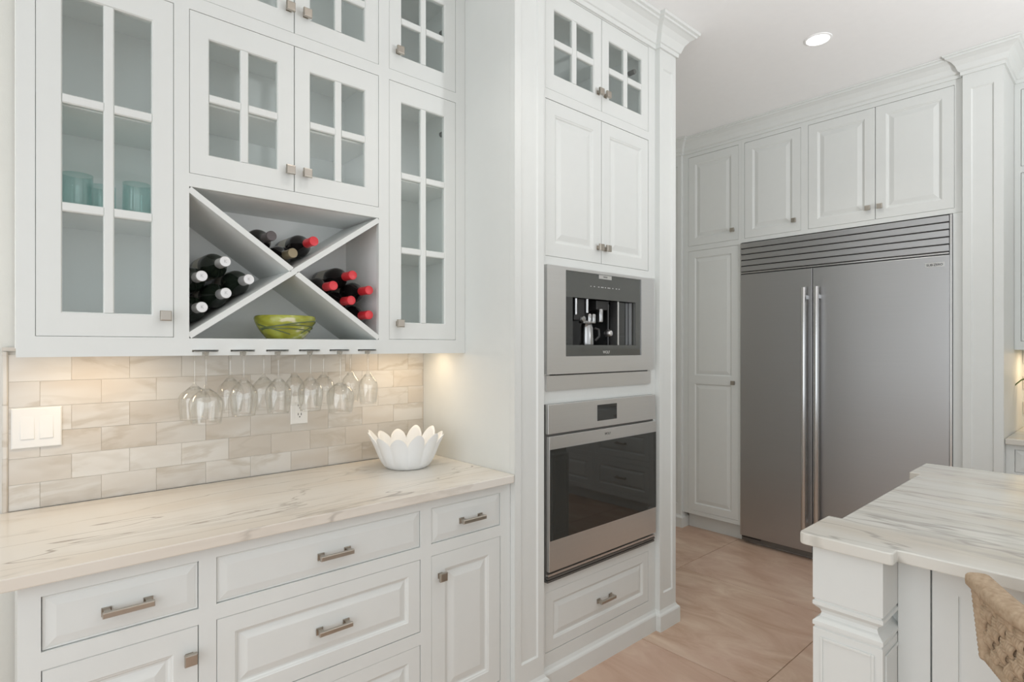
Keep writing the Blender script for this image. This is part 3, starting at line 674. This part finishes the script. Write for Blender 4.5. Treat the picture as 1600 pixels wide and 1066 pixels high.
# end panel facing -X (wall coordinate a = -Y), body depth to X=2.70
isl.part('carcass', MB().box(yv(.505), yv(iy0), .02, 1.0, .1, .884), WHITE)
m = MB(); m.box(yv(.42), yv(.352), 0, .0195, .1, .884)
isl.part('end_stile', m, WHITE, bev=.001)
m = MB(); m.box(yv(.348), yv(.297), 0, .0195, .1, .884); m.box(yv(-.30), yv(-.251), 0, .0195, .1, .884); m.box(yv(.297), yv(-.251), 0, .0195, .1, .17); m.box(yv(.297), yv(-.251), 0, .0195, .80, .884); m.box(yv(.297), yv(-.251), .008, .0195, .17, .80)
isl.part('end_panel', m, WHITE)
isl.part('end_stile', MB().box(yv(-.304), yv(-.60), 0, .0195, .1, .884), WHITE)
isl.part('toe_kick', MB().box(yv(.47), yv(-.58), .06, .96, 0, .1), WHITE)
def post(a0, a1, y0, y1):
    m = MB()
    def sq(i, z): return [(a0 + i, y0 + i, z), (a1 - i, y0 + i, z), (a1 - i, y1 - i, z), (a0 + i, y1 - i, z)]
    P = [(0, .884), (0, .742), (.0035, .740), (.0035, .736), (-.0005, .734), (-.0005, .725), (.004, .720), (.013, .712), (.016, .703), (.013, .694), (.004, .686), (-.0005, .682), (-.0005, .672), (.0035, .670), (.0035, .666), (.0005, .664), (.0005, .12), (-.006, .11), (-.006, 0)]
    vs = [v for i, z in P for v in sq(i, z)]; fs = [(4 * k + j, 4 * k + (j + 1) % 4, 4 * k + 4 + (j + 1) % 4, 4 * k + 4 + j) for k in range(len(P) - 1) for j in range(4)]
    m.add(vs, fs + [(0, 1, 2, 3), tuple(4 * (len(P) - 1) + j for j in (3, 2, 1, 0))])
    o = isl.part('corner_post', m, WHITE)
    def mould(axis, e, lo, hi, s):
        # thin raised bead frame on the shaft face
        mm = MB(); z0, z1, wv, t = .16, .645, .007, .0035
        def bar(p0, p1, q0, q1):
            if axis == 'y': mm.box(p0, p1, e, e + s * t, q0, q1)
            else: mm.box(e, e + s * t, p0, p1, q0, q1)
        i = .018; bar(lo + i, lo + i + wv, z0, z1); bar(hi - i - wv, hi - i, z0, z1); bar(lo + i + wv, hi - i - wv, z0, z0 + wv); bar(lo + i + wv, hi - i - wv, z1 - wv, z1)
        isl.part('bead_frame', mm, WHITE, o, bev=.0012)
    mould('y', y0 + .0005, a0, a1, -1); mould('x', a1 - .0005, y0, y1, 1); mould('x', a0 + .0005, y0, y1, -1)
post(yv(.580), yv(.4205), -.122, .036)
post(yv(.580), yv(.4205), .975, 1.13)
# drawer side facing +Y, reflected in the oven glass (wall coordinate a = -X)
side = Unit('island_front', '', '', -2.2, .545, 0, 180)
def reparent(unit, to):
    bpy.context.view_layer.update()
    for chd in list(unit.e.children):
        mw = chd.matrix_world.copy(); chd.parent = to; bpy.context.view_layer.update()
        chd.matrix_parent_inverse = to.matrix_world.inverted(); chd.matrix_basis = mw
    bpy.data.objects.remove(unit.e)
s0, s1 = -2.674, -1.738
rows = [(.140, .400, [(-2.63, -2.08), (-2.03, -1.78)]), (.442, .686, [(-2.63, -2.08), (-2.03, -1.78)]), (.726, .849, [(-2.63, -2.08), (-2.03, -1.78)])]
frame(side, s0, s1, .1, .884, [(z0, z1, x) for z0, z1, x in rows])
side.part('carcass_front', MB().box(s0, s1, .0225, .039, .1, .884), DGREY)
for z0, z1, x in rows:
    d = drawer_front(side, *x[0], z0, z1, tall=z1 - z0 > .16); pull(side, -2.355, (z0 + z1) / 2, .103, d)
    d = drawer_front(side, *x[1], z0, z1, tall=z1 - z0 > .16); pull(side, -1.905, (z0 + z1) / 2, .103, d)
reparent(side, isl.e)
tx0, tx1, tx2, tx3 = 1.545, 1.760, 2.60, 2.85; ty0, ty1, ty2 = .605, .570, .392
def rc(cx, cy, r, a0): return [(cx + r * math.cos(R(a0 + k * 22.5)), cy + r * math.sin(R(a0 + k * 22.5))) for k in range(5)]
ol = rc(tx0 + .02, ty0 - .02, .02, 90) + rc(tx0 + .008, ty2 + .008, .008, 180) + [(1.583, ty2)] + [(1.583, -.392)] + rc(tx0 + .008, -.392 - .008, .008, 90)[::1][0:0] + [(tx0, -.392), (tx0, -.605), (tx1, -.605), (tx1, -.57), (tx2, -.57), (tx2, -.605), (tx3, -.605), (tx3, ty0), (tx2, ty0), (tx2, ty1), (tx1, ty1), (tx1, ty0)]
o = link('island_countertop', MB().prism(ol, 'z', .8845, .914).mesh('island_countertop', ISLM)); bevel(o, .003, 2); tag(o, 'cream streaked stone island top with stepped corners', 'countertop')

# ------------------------------------------------------------------ woven stool
def rope_mat():
    m, nt, b = nmat('woven_rope'); L = nt.links.new; b.inputs['Roughness'].default_value = .85
    tc = N(nt, 'ShaderNodeTexCoord'); n = N(nt, 'ShaderNodeTexNoise'); n.inputs['Scale'].default_value = 90; n.inputs['Detail'].default_value = 5
    L(tc.outputs['Object'], n.inputs['Vector']); r = N(nt, 'ShaderNodeValToRGB'); e = r.color_ramp.elements
    e[0].position = .3; e[0].color = (.36, .26, .17, 1); e[1].position = .7; e[1].color = (.50, .385, .27, 1); L(n.outputs['Fac'], r.inputs[0]); L(r.outputs[0], b.inputs['Base Color'])
    w_ = N(nt, 'ShaderNodeTexWave', bands_direction='DIAGONAL'); w_.inputs['Scale'].default_value = 45; w_.inputs['Distortion'].default_value = 3; w_.inputs['Detail'].default_value = 2; L(tc.outputs['Object'], w_.inputs['Vector'])
    bp = N(nt, 'ShaderNodeBump'); bp.inputs['Strength'].default_value = .2; bp.inputs['Distance'].default_value = .001; L(w_.outputs['Fac'], bp.inputs['Height']); L(bp.outputs[0], b.inputs['Normal'])
    return m
ROPE = rope_mat(); WOODD = plain('stool_wood', (.22, .15, .09), .5)
st = thing('counter_stool', 'counter stool with woven tan rope back and splayed wings tucked at the island end', 'stool', (1.50, -.10, 0))
# plan of the back: wing, corner, back, corner, wing (local coordinates, smoothed polyline)
half = [(-.035, .325), (-.195, .243), (-.235, .17), (-.24, 0)]
pl_ = half + [(x, -y) for x, y in half[-2::-1]]
for _ in range(4):
    q_ = [pl_[0]]
    for a, b in zip(pl_, pl_[1:]): q_ += [(a[0] * .75 + b[0] * .25, a[1] * .75 + b[1] * .25), (a[0] * .25 + b[0] * .75, a[1] * .25 + b[1] * .75)]
    pl_ = q_ + [pl_[-1]]
cum = [0]
for a, b in zip(pl_, pl_[1:]): cum.append(cum[-1] + math.hypot(b[0] - a[0], b[1] - a[1]))
LEN = cum[-1]
def bpt(u, z, off=0.0):
    u = min(max(u, 0), LEN); k = max(i for i in range(len(cum)) if cum[i] <= u + 1e-9); k = min(k, len(pl_) - 2)
    t = (u - cum[k]) / max(1e-9, cum[k + 1] - cum[k]); a, b = pl_[k], pl_[k + 1]
    dx, dy = b[0] - a[0], b[1] - a[1]; l = math.hypot(dx, dy); nx, ny = dy / l, -dx / l     # outward
    o_ = off - (.93 - z) * .10
    return (a[0] + dx * t + nx * o_, a[1] + dy * t + ny * o_, z), (nx, ny, 0)
if bpt(LEN / 2, .93)[1][0] > 0:
    _b = bpt
    def bpt(u, z, off=0.0):
        p, n = _b(u, z, -off + 2 * (.93 - z) * .10); return p, (-n[0], -n[1], 0)
def strand(path, wid, th, lobes=4):
    m = MB(); n = len(path); prof = []; K = 4 * lobes
    for k in range(K + 1):
        t = k / K; prof.append((wid * (t - .5), th * (.55 + .45 * abs(math.sin(math.pi * t * lobes)) ** .7) * (1 - .45 * abs(2 * t - 1) ** 4)))
    prof += [(wid * .5, -th * .5), (-wid * .5, -th * .5)]
    M = len(prof); vs = []
    for i, (p, nv) in enumerate(path):
        a = Vector(path[max(0, i - 1)][0]); c_ = Vector(path[min(n - 1, i + 1)][0]); tgt = (c_ - a).normalized(); nn = Vector(nv).normalized(); sd = tgt.cross(nn).normalized(); nn = sd.cross(tgt).normalized(); p = Vector(p)
        for (x, y) in prof: vs.append(tuple(p + sd * x + nn * y))
    fs = [(i * M + k, i * M + (k + 1) % M, (i + 1) * M + (k + 1) % M, (i + 1) * M + k) for i in range(n - 1) for k in range(M)]
    fs += [tuple(range(M)), tuple((n - 1) * M + k for k in range(M - 1, -1, -1))]
    return m.add(vs, fs)
ZB, ZTp = .785, .915; NH = 5; NV = int(LEN / .0275); du = LEN / NV; dz_ = (ZTp - ZB) / NH; AMP = .0062
for r_ in range(NH):
    pts = []; z = ZB + (r_ + .5) * dz_
    for k in range(NV * 6 + 1):
        u_ = k / 6 * du; w_ = math.cos(math.pi * (u_ / du - .5 + r_ + .5)); pts.append(bpt(u_, z + .002 * math.sin(u_ * 40 + r_), AMP * w_))
    sub('weave_strand', strand(pts, .0245, .0045), ROPE, st, 60)
for c_ in range(NV):
    pts = []; u0 = (c_ + .5) * du
    for k in range(NH * 6 + 7):
        zz_ = ZB - .01 + k / 6 * dz_ * (NH + 0.6) / (NH + 1); rr_ = (zz_ - ZB) / dz_ - .5
        sl_ = (zz_ - ZB) * .22; pts.append(bpt(u0 + sl_ - .012, min(zz_, .925), AMP * -math.cos(math.pi * (rr_ + c_ + 1))))
    sub('weave_strand', strand(pts, .0245, .0045), ROPE, st, 60)
def rail(z, ry, rz_, name, n, wob, pw=.6):
    vs = []; seg = 16; m = MB()
    for i in range(n + 1):
        p, nv = bpt(LEN * i / n, z); q = 1 + wob * (1 if i % 2 else -1)
        for k in range(seg):
            a = 2 * math.pi * k / seg; ca_, sa_ = math.cos(a), math.sin(a); x = ry * q * math.copysign(abs(ca_) ** pw, ca_); y = rz_ * q * math.copysign(abs(sa_) ** pw, sa_)
            vs.append((p[0] + nv[0] * x, p[1] + nv[1] * x, p[2] + y))
    fs = [(i * seg + k, i * seg + (k + 1) % seg, (i + 1) * seg + (k + 1) % seg, (i + 1) * seg + k) for i in range(n) for k in range(seg)] + [tuple(range(seg - 1, -1, -1)), tuple(n * seg + k for k in range(seg))]
    sub(name, m.add(vs, fs), ROPE, st, 80)
rail(.927, .022, .015, 'top_rim', 190, .03)
rail(.783, .012, .011, 'lower_rim', 190, .05)
for u_ in (.012, LEN * .262, LEN * .738, LEN - .012):
    sub('wrapped_post', MB().tube([bpt(u_, .776 + k * .0048, .001)[0] for k in range(30)], [.0150 * (1.05 if k % 2 else .95) for k in range(30)], 12), ROPE, st, 80)
sub('seat', MB().lathe([(.02, .600), (.18, .600), (.20, .615), (.205, .64), (.195, .655), (.03, .648)], (-.03, 0, 0), 'z', 40), ROPE, st, 40)
for a in (45, 135, 225, 315):
    ca_, sa_ = math.cos(R(a)), math.sin(R(a)); sub('leg', MB().tube([(ca_ * .16 - .03, sa_ * .17, .61), (ca_ * .20 - .03, sa_ * .215, 0)], [.019, .014], 12), WOODD, st, 40)
for u_ in (LEN * .26, LEN * .5, LEN * .74):
    p_ = bpt(u_, .783)[0]; sub('back_support', MB().tube([(p_[0] * .85, p_[1] * .85, .63), (p_[0], p_[1], .783)], .009, 10), WOODD, st, 40)
sub('foot_ring', MB().tube([(.18 * math.cos(2 * math.pi * k / 32) - .03, .18 * math.sin(2 * math.pi * k / 32), .2) for k in range(33)], .009, 8), WOODD, st, 40)

# ------------------------------------------------------------------ wine bottles
BGLASS = plain('green_black_glass', (.018, .026, .018), .09, 0, .7)
BGLASS2 = plain('black_bottle_glass', (.012, .010, .010), .12, 0, .7)
FOIL = plain('silver_foil', (.72, .71, .70), .32, .55)
REDF = plain('red_foil', (.62, .035, .045), .28, .1)
DKF = plain('dark_foil', (.10, .085, .085), .32, .3)
GOLDF = plain('bronze_foil', (.26, .21, .13), .35, .4)
LABELM = plain('paper_label', (.62, .60, .54), .7)
def bottle(x, z, r, body, cap, label, group, tip=1.912, emblem=None, ln=.282, caplen=.062, rl=None):
    b = thing('wine_bottle', label, 'bottle', (x, tip, z), 0, group)
    y1 = ln; nr = .0145
    sh = .108
    prof = [(.0125, .004), (nr * .98, .006), (nr, .05), (nr * 1.08, .075), (nr * 1.5, .090), (r * .72, sh - .004), (r * .9, sh + .010), (r, sh + .026), (r, y1 - .004), (r - .004, y1)]
    sub('glass_body', MB().lathe(prof, (0, 0, 0), 'y', 32), body, b, 50)
    cp = sub('foil_cap', MB().lathe([(.010, 0), (.0155, .0006), (.0165, .003), (.0165, .012), (.0152, .0135), (.0158, caplen * .9), (.0162, caplen)], (0, 0, 0), 'y', 24, True, False), cap, b, 40)
    sub('paper_label', MB().lathe([(r + .0004, .165), (r + .0004, .245)], (0, 0, 0), 'y', 32, False, False), LABELM, b, 50)
    if emblem: text_mesh('emblem', emblem, .0145, GREY, cp, (0, -.0004, 0))
    return b
GL_ = 'dark green bottle with silver foil cap lying in the left wine rack compartment'
for (x, z), lb in zip([(.4435, 1.5196), (.511, 1.5668), (.579, 1.6152), (.443, 1.6145), (.509, 1.6652)],
                      ['bottom', 'bm', 'right', 'left', 'top']):
    lab = {'bottom': 'silver-capped dark bottle lying lowest against the rack side wall', 'bm': 'silver-capped dark bottle in the middle of the five-bottle stack',
           'right': 'silver-capped dark bottle lying closest to the centre of the crossed dividers', 'left': 'silver-capped dark bottle against the rack side wall, above the lowest one', 'top': 'silver-capped dark bottle lying on top of its stack of five'}[lb]
    bottle(x, z, .0408, BGLASS, FOIL, lab, 'silver-capped bottles in the rack', emblem='K')
bottle(.6500, 1.7640, .041, BGLASS2, DKF, 'dark-capped bottle lying against the divider in the top compartment', 'bottles in the top compartment', tip=1.912)
bottle(.7195, 1.7150, .0410, BGLASS2, GOLDF, 'bronze-capped bottle lying in the bottom of the top compartment', 'bottles in the top compartment', tip=1.912)
bottle(.792, 1.764, .0395, BGLASS2, REDF, 'red-capped bottle lying beside two dark-capped ones in the top compartment', 'bottles in the top compartment', tip=1.912)
for (x, z), lab in zip([(.8595, 1.6145), (.927, 1.5660), (.997, 1.5160), (.9325, 1.6575), (.997, 1.6072)],
                       ['red-capped bottle lying highest along the sloping divider, nearest the cross', 'red-capped bottle resting on the divider between two other red-capped ones',
                        'lowest red-capped bottle in the corner by the narrow glass cabinet', 'red-capped bottle on top of its stack of five', 'red-capped bottle against the rack side wall, above the lowest one']):
    bottle(x, z, .0395, BGLASS2, REDF, lab, 'red-capped bottles in the right compartment', tip=1.905)

# ------------------------------------------------------------------ green glass bowl
def bowl_mat():
    m, nt, b = nmat('swirl_green_glass'); L = nt.links.new; b.inputs['Roughness'].default_value = .12
    tc = N(nt, 'ShaderNodeTexCoord'); mp = N(nt, 'ShaderNodeMapping'); mp.inputs['Scale'].default_value = (1, 1, 2.2); L(tc.outputs['Object'], mp.inputs[0])
    n = N(nt, 'ShaderNodeTexNoise'); n.inputs['Scale'].default_value = 14; n.inputs['Detail'].default_value = 2; L(mp.outputs[0], n.inputs['Vector'])
    r = N(nt, 'ShaderNodeValToRGB'); e = r.color_ramp.elements; e[0].position = .33; e[0].color = (.20, .20, .02, 1); e[1].position = .66; e[1].color = (.62, .60, .42, 1)
    k1 = e.new(.48); k1.color = (.30, .31, .035, 1); k2 = e.new(.6); k2.color = (.36, .39, .08, 1)
    L(n.outputs['Fac'], r.inputs[0]); L(r.outputs[0], b.inputs['Base Color']); return m
GB = bowl_mat(); LINE = plain('dark_swirl_line', (.10, .13, .05), .3)
gbx, gby = .7195, 1.985
gb = thing('glass_bowl', 'green swirled art glass bowl standing in the wine rack', 'bowl', (gbx, gby, 1.4245))
PB = [(.058, 0), (.062, .004), (.076, .020), (.090, .042), (.098, .060), (.100, .070), (.0985, .077), (.095, .0795)]
sub('bowl_wall', MB().lathe(PB + [(.092, .078), (.086, .045), (.068, .018), (.05, .008)], (0, 0, 0), 'z', 48), GB, gb, 60)
def rad(z):
    for (r0_, z0_), (r1_, z1_) in zip(PB, PB[1:]):
        if z0_ <= z <= z1_: return r0_ + (r1_ - r0_) * (z - z0_) / max(1e-6, z1_ - z0_)
    return PB[-1][0]
for f, a0, a1 in ((lambda t: .030 + .016 * math.sin(t * 2.6 + .2), 185, 350), (lambda t: .034 - .02 * t * t + .01 * t, 190, 345), (lambda t: .03 + .034 * math.sin(t * 1.5), 188, 352), (lambda t: .05 - .034 * t, 186, 262), (lambda t: .020 + .05 * t, 290, 352)):
    pts = []
    for k in range(33):
        t = k / 32; a = R(a0 + (a1 - a0) * t); z = min(.074, max(.006, f(t))); r_ = rad(z) + .0004; pts.append((r_ * math.cos(a), r_ * math.sin(a), z))
    sub('swirl_line', MB().tube(pts, .0021, 6), LINE, gb, 60)
sub('base_ring', MB().lathe([(.057, 0), (.0595, .001), (.0605, .006), (.058, .006)], (0, 0, 0), 'z', 40, False, False), plain('pale_green_glass', (.6, .62, .48), .15), gb, 60)

# ------------------------------------------------------------------ white leaf-edged ceramic bowl on the counter
wbx, wby = 1.205, 1.985
wbw = thing('ceramic_bowl', 'white ceramic bowl with pointed petal rim on the marble counter', 'bowl', (wbx, wby, .9145))
m = MB(); SEG = 144; NP = 12
def petal(a):
    t = (a / (2 * math.pi) * NP) % 1.0; u_ = abs(2 * t - 1); return max(0.0, 1 - u_ ** 1.6) ** .75
LV = [0, .06, .16, .3, .45, .6, .72, .8, .86, .92, .96, 1.0]
def rr(h): return .078 + .058 * (h / .115) ** .60 + .006 * max(0, h - .08) / .05
outer = []; inner = []
for q in LV:
    for k in range(SEG):
        a = 2 * math.pi * k / SEG; pt = petal(a); H_ = .098 + .042 * pt + .010 * math.sin(3 * a) * pt; h = q * H_
        ridge_ = 1 + .05 * (pt - .6) * min(1, h / .04)
        r_ = rr(h) * ridge_ * (1.0 + .03 * pt * max(0, q - .7)); outer.append((r_ * math.cos(a), r_ * math.sin(a), h))
        ri = r_ - (.007 if q < 1 else .004); hi = max(h, .006); inner.append((ri * math.cos(a), ri * math.sin(a), hi if q > 0 else .007))
n_ = len(LV); fs = []
for i in range(n_ - 1):
    for k in range(SEG):
        k2 = (k + 1) % SEG
        fs.append((i * SEG + k, i * SEG + k2, (i + 1) * SEG + k2, (i + 1) * SEG + k)); o_ = n_ * SEG
        fs.append((o_ + i * SEG + k2, o_ + i * SEG + k, o_ + (i + 1) * SEG + k, o_ + (i + 1) * SEG + k2))
for k in range(SEG):
    k2 = (k + 1) % SEG; t_ = (n_ - 1) * SEG; fs.append((t_ + k, t_ + k2, n_ * SEG + t_ + k2, n_ * SEG + t_ + k))
fs.append(tuple(range(SEG - 1, -1, -1))); fs.append(tuple(n_ * SEG + k for k in range(SEG)))
m.add(outer + inner, fs); sub('petal_wall', m, CERAMIC, wbw, 50)
sub('foot_ring', MB().lathe([(.070, -.0003), (.075, -.0003), (.078, .004), (.073, .006)], (0, 0, 0), 'z', 48, False, False), CERAMIC, wbw, 50)

# ------------------------------------------------------------------ hanging stemware
WGLASS = thin_glass('clear_stemware', (.985, .985, .98), (.84, .84, .83), 1.6)
FOOTG = thin_glass('stemware_foot', (.86, .86, .85), (.70, .70, .69), 3.5)
def stem_profile(hs, hb, rb, rt):
    # hanging upside down: foot on top (z=0), bowl below
    zb = -hs
    pr = [(.033, .0008), (.0335, -.0010), (.022, -.0028), (.009, -.007), (.0045, -.018), (.0038, -.035), (.0037, -hs + .012), (.006, -hs + .003), (.012, -hs - .002)]
    for k in range(1, 13):
        t = k / 12; r = rb * math.sin(min(1.0, t / .42) * math.pi / 2) ** .62 if t < .42 else rb + (rt - rb) * ((t - .42) / .58) ** 1.5
        pr.append((max(.013, r), -hs - .002 - t * hb))
    return pr
def stem_mesh(hs, hb, rb, rt): return stem_profile(hs, hb, rb, rt)
kinds = {'wide': (.112, .106, .047, .041), 'mid': (.090, .112, .041, .033), 'slim': (.085, .108, .035, .028)}
KM = {}
for k_, (hs, hb, rb, rt) in kinds.items():
    pr = stem_profile(hs, hb, rb, rt); ns = 9
    f_ = MB().lathe([(.0325, .0012), (.0338, 0), (.0330, -.0012), (.020, -.0017), (.0092, -.0020), (.0082, -.005), (.006, -.010), (.0046, -.014)], (0, 0, 0), 'z', 32).mesh('foot', FOOTG, True)
    a_ = MB().lathe([(.0046, -.0142)] + pr[5:ns + 1], (0, 0, 0), 'z', 20, True, True).mesh('stem', WGLASS, True)
    outer_ = pr[ns - 1:]; inner_ = [(max(.002, r - .0012), z + (.0) if i else z - .0015) for i, (r, z) in enumerate(outer_)][::-1]
    b_ = MB().lathe(outer_ + inner_, (0, 0, 0), 'z', 32, False, True).mesh('bowl', WGLASS, True)
    KM[k_] = (a_, b_, f_)
order_f = ['wide', 'mid', 'mid', 'mid', 'wide', 'slim']; order_b = ['wide', 'mid', 'mid', 'slim', 'mid', 'slim']
ordn = ['first', 'second', 'third', 'fourth', 'fifth', 'sixth']
for row, (yy, order) in enumerate(((1.893, order_f), (2.035, order_b))):
    for i, c_ in enumerate(FEET):
        k_ = order[i]
        if row == 0: lab = 'clear %s wine glass hanging at the front of the %s rack slot from the switches' % ({'wide': 'broad', 'mid': 'round', 'slim': 'slim'}[k_], ordn[i])
        else: lab = 'clear wine glass hanging behind another in the %s rack slot from the switches' % ordn[i]
        e = thing('wine_glass', lab, 'wine glass', (c_, yy, 1.3849), 0, 'stemware hanging under the wine rack')
        link('stem', KM[k_][0], e); link('bowl', KM[k_][1], e); link('foot', KM[k_][2], e)

# ------------------------------------------------------------------ tumblers in the left cabinet
AQUA = thin_glass('aqua_glass', (.86, .94, .93), (.62, .80, .78), 1.3)
TUM = MB().lathe([(.030, 0), (.034, .004), (.037, .03), (.036, .07), (.037, .105), (.0345, .105), (.0335, .07), (.0345, .03), (.030, .012)], (0, 0, 0), 'z', 28).mesh('tumbler', AQUA, True)
for (x, y), lab in zip(((.150, 2.02), (.292, 2.02), (.215, 2.12)), ('aqua glass tumbler on the cabinet shelf, nearest the cabinet outer side', 'aqua glass tumbler on the cabinet shelf, nearest the wine rack', 'aqua glass tumbler standing behind two others on the cabinet shelf')):
    tag(link('tumbler', TUM, None, (x, y, 1.7822)), lab, 'tumbler', 'aqua tumblers on the shelf')

# ------------------------------------------------------------------ switch plate and outlet
sw = Unit('light_switch', 'white double rocker light switch on the marble backsplash', 'light switch', .0675, YB - .0012, 1.156)
sw.part('plate', MB().rings([0, .003], [-.003, -.0055], .009, .126, 1.096, 1.216, .0), SWITCH)
for a in (.0455, .0895):
    sw.part('rocker', MB().add([(a - .0165, -.0055, 1.122), (a + .0165, -.0055, 1.122), (a + .0165, -.0055, 1.190), (a - .0165, -.0055, 1.190), (a - .0150, -.0085, 1.124), (a + .0150, -.0085, 1.124), (a + .0150, -.0058, 1.188), (a - .0150, -.0058, 1.188)], [(4,5,6,7),(0,1,5,4),(1,2,6,5),(2,3,7,6),(3,0,4,7)]), SWITCH)
    for z in (1.106, 1.206): sw.part('screw', MB().lathe([(.003, -.0062), (.003, -.005)], (a, 0, z), 'y', 10), SWITCH)
ot = Unit('power_outlet', 'white power outlet on the marble backsplash behind the wine glasses', 'outlet', .858, YB - .0012, 1.15)
ot.part('plate', MB().rings([0, .003], [-.003, -.0055], .824, .892, 1.095, 1.206, .0), SWITCH)
ot.part('socket', MB().box(.842, .874, -.0075, -.005, 1.117, 1.184), SWITCH)
for z in (1.133, 1.168):
    for a in (.852, .864): ot.part('slot', MB().box(a - .0012, a + .0012, -.0079, -.007, z - .004, z + .005), DARK)
    ot.part('slot', MB().lathe([(.0024, -.0079), (.0024, -.007)], (.858, 0, z - .010), 'y', 10), DARK)

# ------------------------------------------------------------------ lights of the room, plus an added ceiling uplight
def downlight(x, y, label):
    e = thing('recessed_light', label, 'ceiling light', (x, y, CEIL))
    sub('trim_ring', MB().lathe([(.0545, 0), (.0645, 0), (.0645, -.003), (.0545, -.005), (.0545, 0)], (0, 0, 0), 'z', 40, False, False), CEILP, e, 40)
    sub('lens', MB().lathe([(.0545, -.0005), (.0545, -.0015)], (0, 0, 0), 'z', 40), BULB, e)
    l = bpy.data.lights.new('downlight', 'SPOT'); l.energy = 20; l.spot_size = R(120); l.spot_blend = .8; l.shadow_soft_size = .05; l.color = (1, .95, .88)
    o = bpy.data.objects.new('downlight', l); COL.objects.link(o); o.parent = e; o.location = (0, 0, -.02)
downlight(3.13, 1.125, 'round recessed ceiling light above the aisle to the refrigerator')
downlight(1.05, 1.125, 'round recessed ceiling light above the bar aisle')
downlight(-.9, 1.125, 'round recessed ceiling light above the far end of the bar aisle')
def added_uplight(x, y, label):  # unseen lamp, added only to make the ceiling brighter
    e = thing('added_floor_lamp', label, 'added lamp', (x, y, 0))
    sub('base', MB().lathe([(.13, 0), (.14, .004), (.14, .018), (.02, .03)], (0, 0, 0), 'z', 32), DGREY, e, 40)
    sub('pole', MB().lathe([(.012, .028), (.012, 1.56)], (0, 0, 0), 'z', 16), DGREY, e, 40)
    sub('shade', MB().lathe([(.02, 1.555), (.08, 1.58), (.16, 1.68), (.165, 1.68), (.155, 1.685), (.075, 1.59), (.015, 1.568)], (0, 0, 0), 'z', 32), SWITCH, e, 40)
    l = bpy.data.lights.new('added_uplight_lamp', 'SPOT'); l.energy = UPW; l.spot_size = R(118); l.spot_blend = .8; l.shadow_soft_size = .1; l.color = (.97, .98, 1)
    o = bpy.data.objects.new('added_uplight_lamp', l); COL.objects.link(o); o.parent = e; o.location = (0, 0, 1.69); o.rotation_euler = (R(180 - 46), 0, R(0))
UPW = 200
added_uplight(2.5, -1.25, 'unseen dark metal uplight added past the island to brighten the ceiling')
def strip_light(label, loc, sx, sy, w):
    e = thing('cabinet_light', label, 'light', loc)
    sub('housing', MB().box(-sx / 2 - .006, sx / 2 + .006, -sy / 2 - .006, sy / 2 + .006, -.008, 0), SWITCH, e)
    sub('diffuser', MB().box(-sx / 2, sx / 2, -sy / 2, sy / 2, -.010, -.008), PUCK, e)
    l = bpy.data.lights.new('strip_lamp', 'AREA'); l.shape = 'RECTANGLE'; l.size = sx; l.size_y = sy; l.energy = w; l.color = (1, .76, .50)
    o = bpy.data.objects.new('strip_lamp', l); COL.objects.link(o); o.parent = e; o.location = (0, 0, -.011)
strip_light('warm strip light under the wall cabinet nearest the switches', (.20, 2.06, 1.394), .26, .025, .85)
strip_light('warm strip light under the wall cabinet nearest the oven tower', (1.245, 2.06, 1.394), .26, .025, .85)
strip_light('warm strip light under the wall cabinet above the plant', (4.44, .25, 1.38), .025, .3, 2.2)

# ------------------------------------------------------------------ potted plant on the side counter
LEAF = plain('leaf_green', (.10, .17, .03), .4); SOIL = plain('soil', (.05, .035, .025), .9)
pp = thing('potted_plant', 'leafy green plant in a white pot on the side counter', 'plant', (4.33, .30, .9145))
sub('pot', MB().lathe([(.045, 0), (.06, .004), (.068, .06), (.072, .10), (.066, .10), (.062, .085)], (0, 0, 0), 'z', 32), CERAMIC, pp, 40)
sub('soil', MB().lathe([(.061, .082), (.061, .086)], (0, 0, 0), 'z', 24), SOIL, pp)
def leaf(ang, ln, rise, droop, wd):
    m = MB(); vs = []; n = 10
    for k in range(n + 1):
        t = k / n; rr_ = ln * t; z = .09 + rise * math.sin(math.pi * t * .62) - droop * t * t; wv = wd * math.sin(math.pi * min(1, t * .95 + .05)) ** .8
        cx_, cy_ = math.cos(ang), math.sin(ang)
        for q, dz in ((-1, .008), (0, 0), (1, .008)): vs.append((cx_ * rr_ - cy_ * wv * q, cy_ * rr_ + cx_ * wv * q, z + dz))
    vs2 = [(a, b, c - .0012) for a, b, c in vs]; M_ = len(vs); fs = []
    for k in range(n):
        for j in (0, 1): fs.append((k * 3 + j, k * 3 + j + 1, k * 3 + 4 + j, k * 3 + 3 + j)); fs.append((M_ + k * 3 + 3 + j, M_ + k * 3 + 4 + j, M_ + k * 3 + j + 1, M_ + k * 3 + j))
        for j in (0, 2): fs.append((k * 3 + j, k * 3 + 3 + j, M_ + k * 3 + 3 + j, M_ + k * 3 + j))
    sub('leaf', m.add(vs + vs2, fs), LEAF, pp, 60)
for a, ln, ri, dr_, wd in ((100, .21, .27, .11, .022), (70, .17, .25, .06, .026), (150, .2, .26, .08, .024), (210, .22, .25, .1, .024), (260, .2, .27, .08, .024), (310, .16, .28, .05, .022), (20, .15, .27, .06, .022), (180, .12, .34, .0, .02), (330, .11, .36, .0, .02), (120, .14, .33, .02, .022)):
    leaf(R(a), ln, ri, dr_, wd)
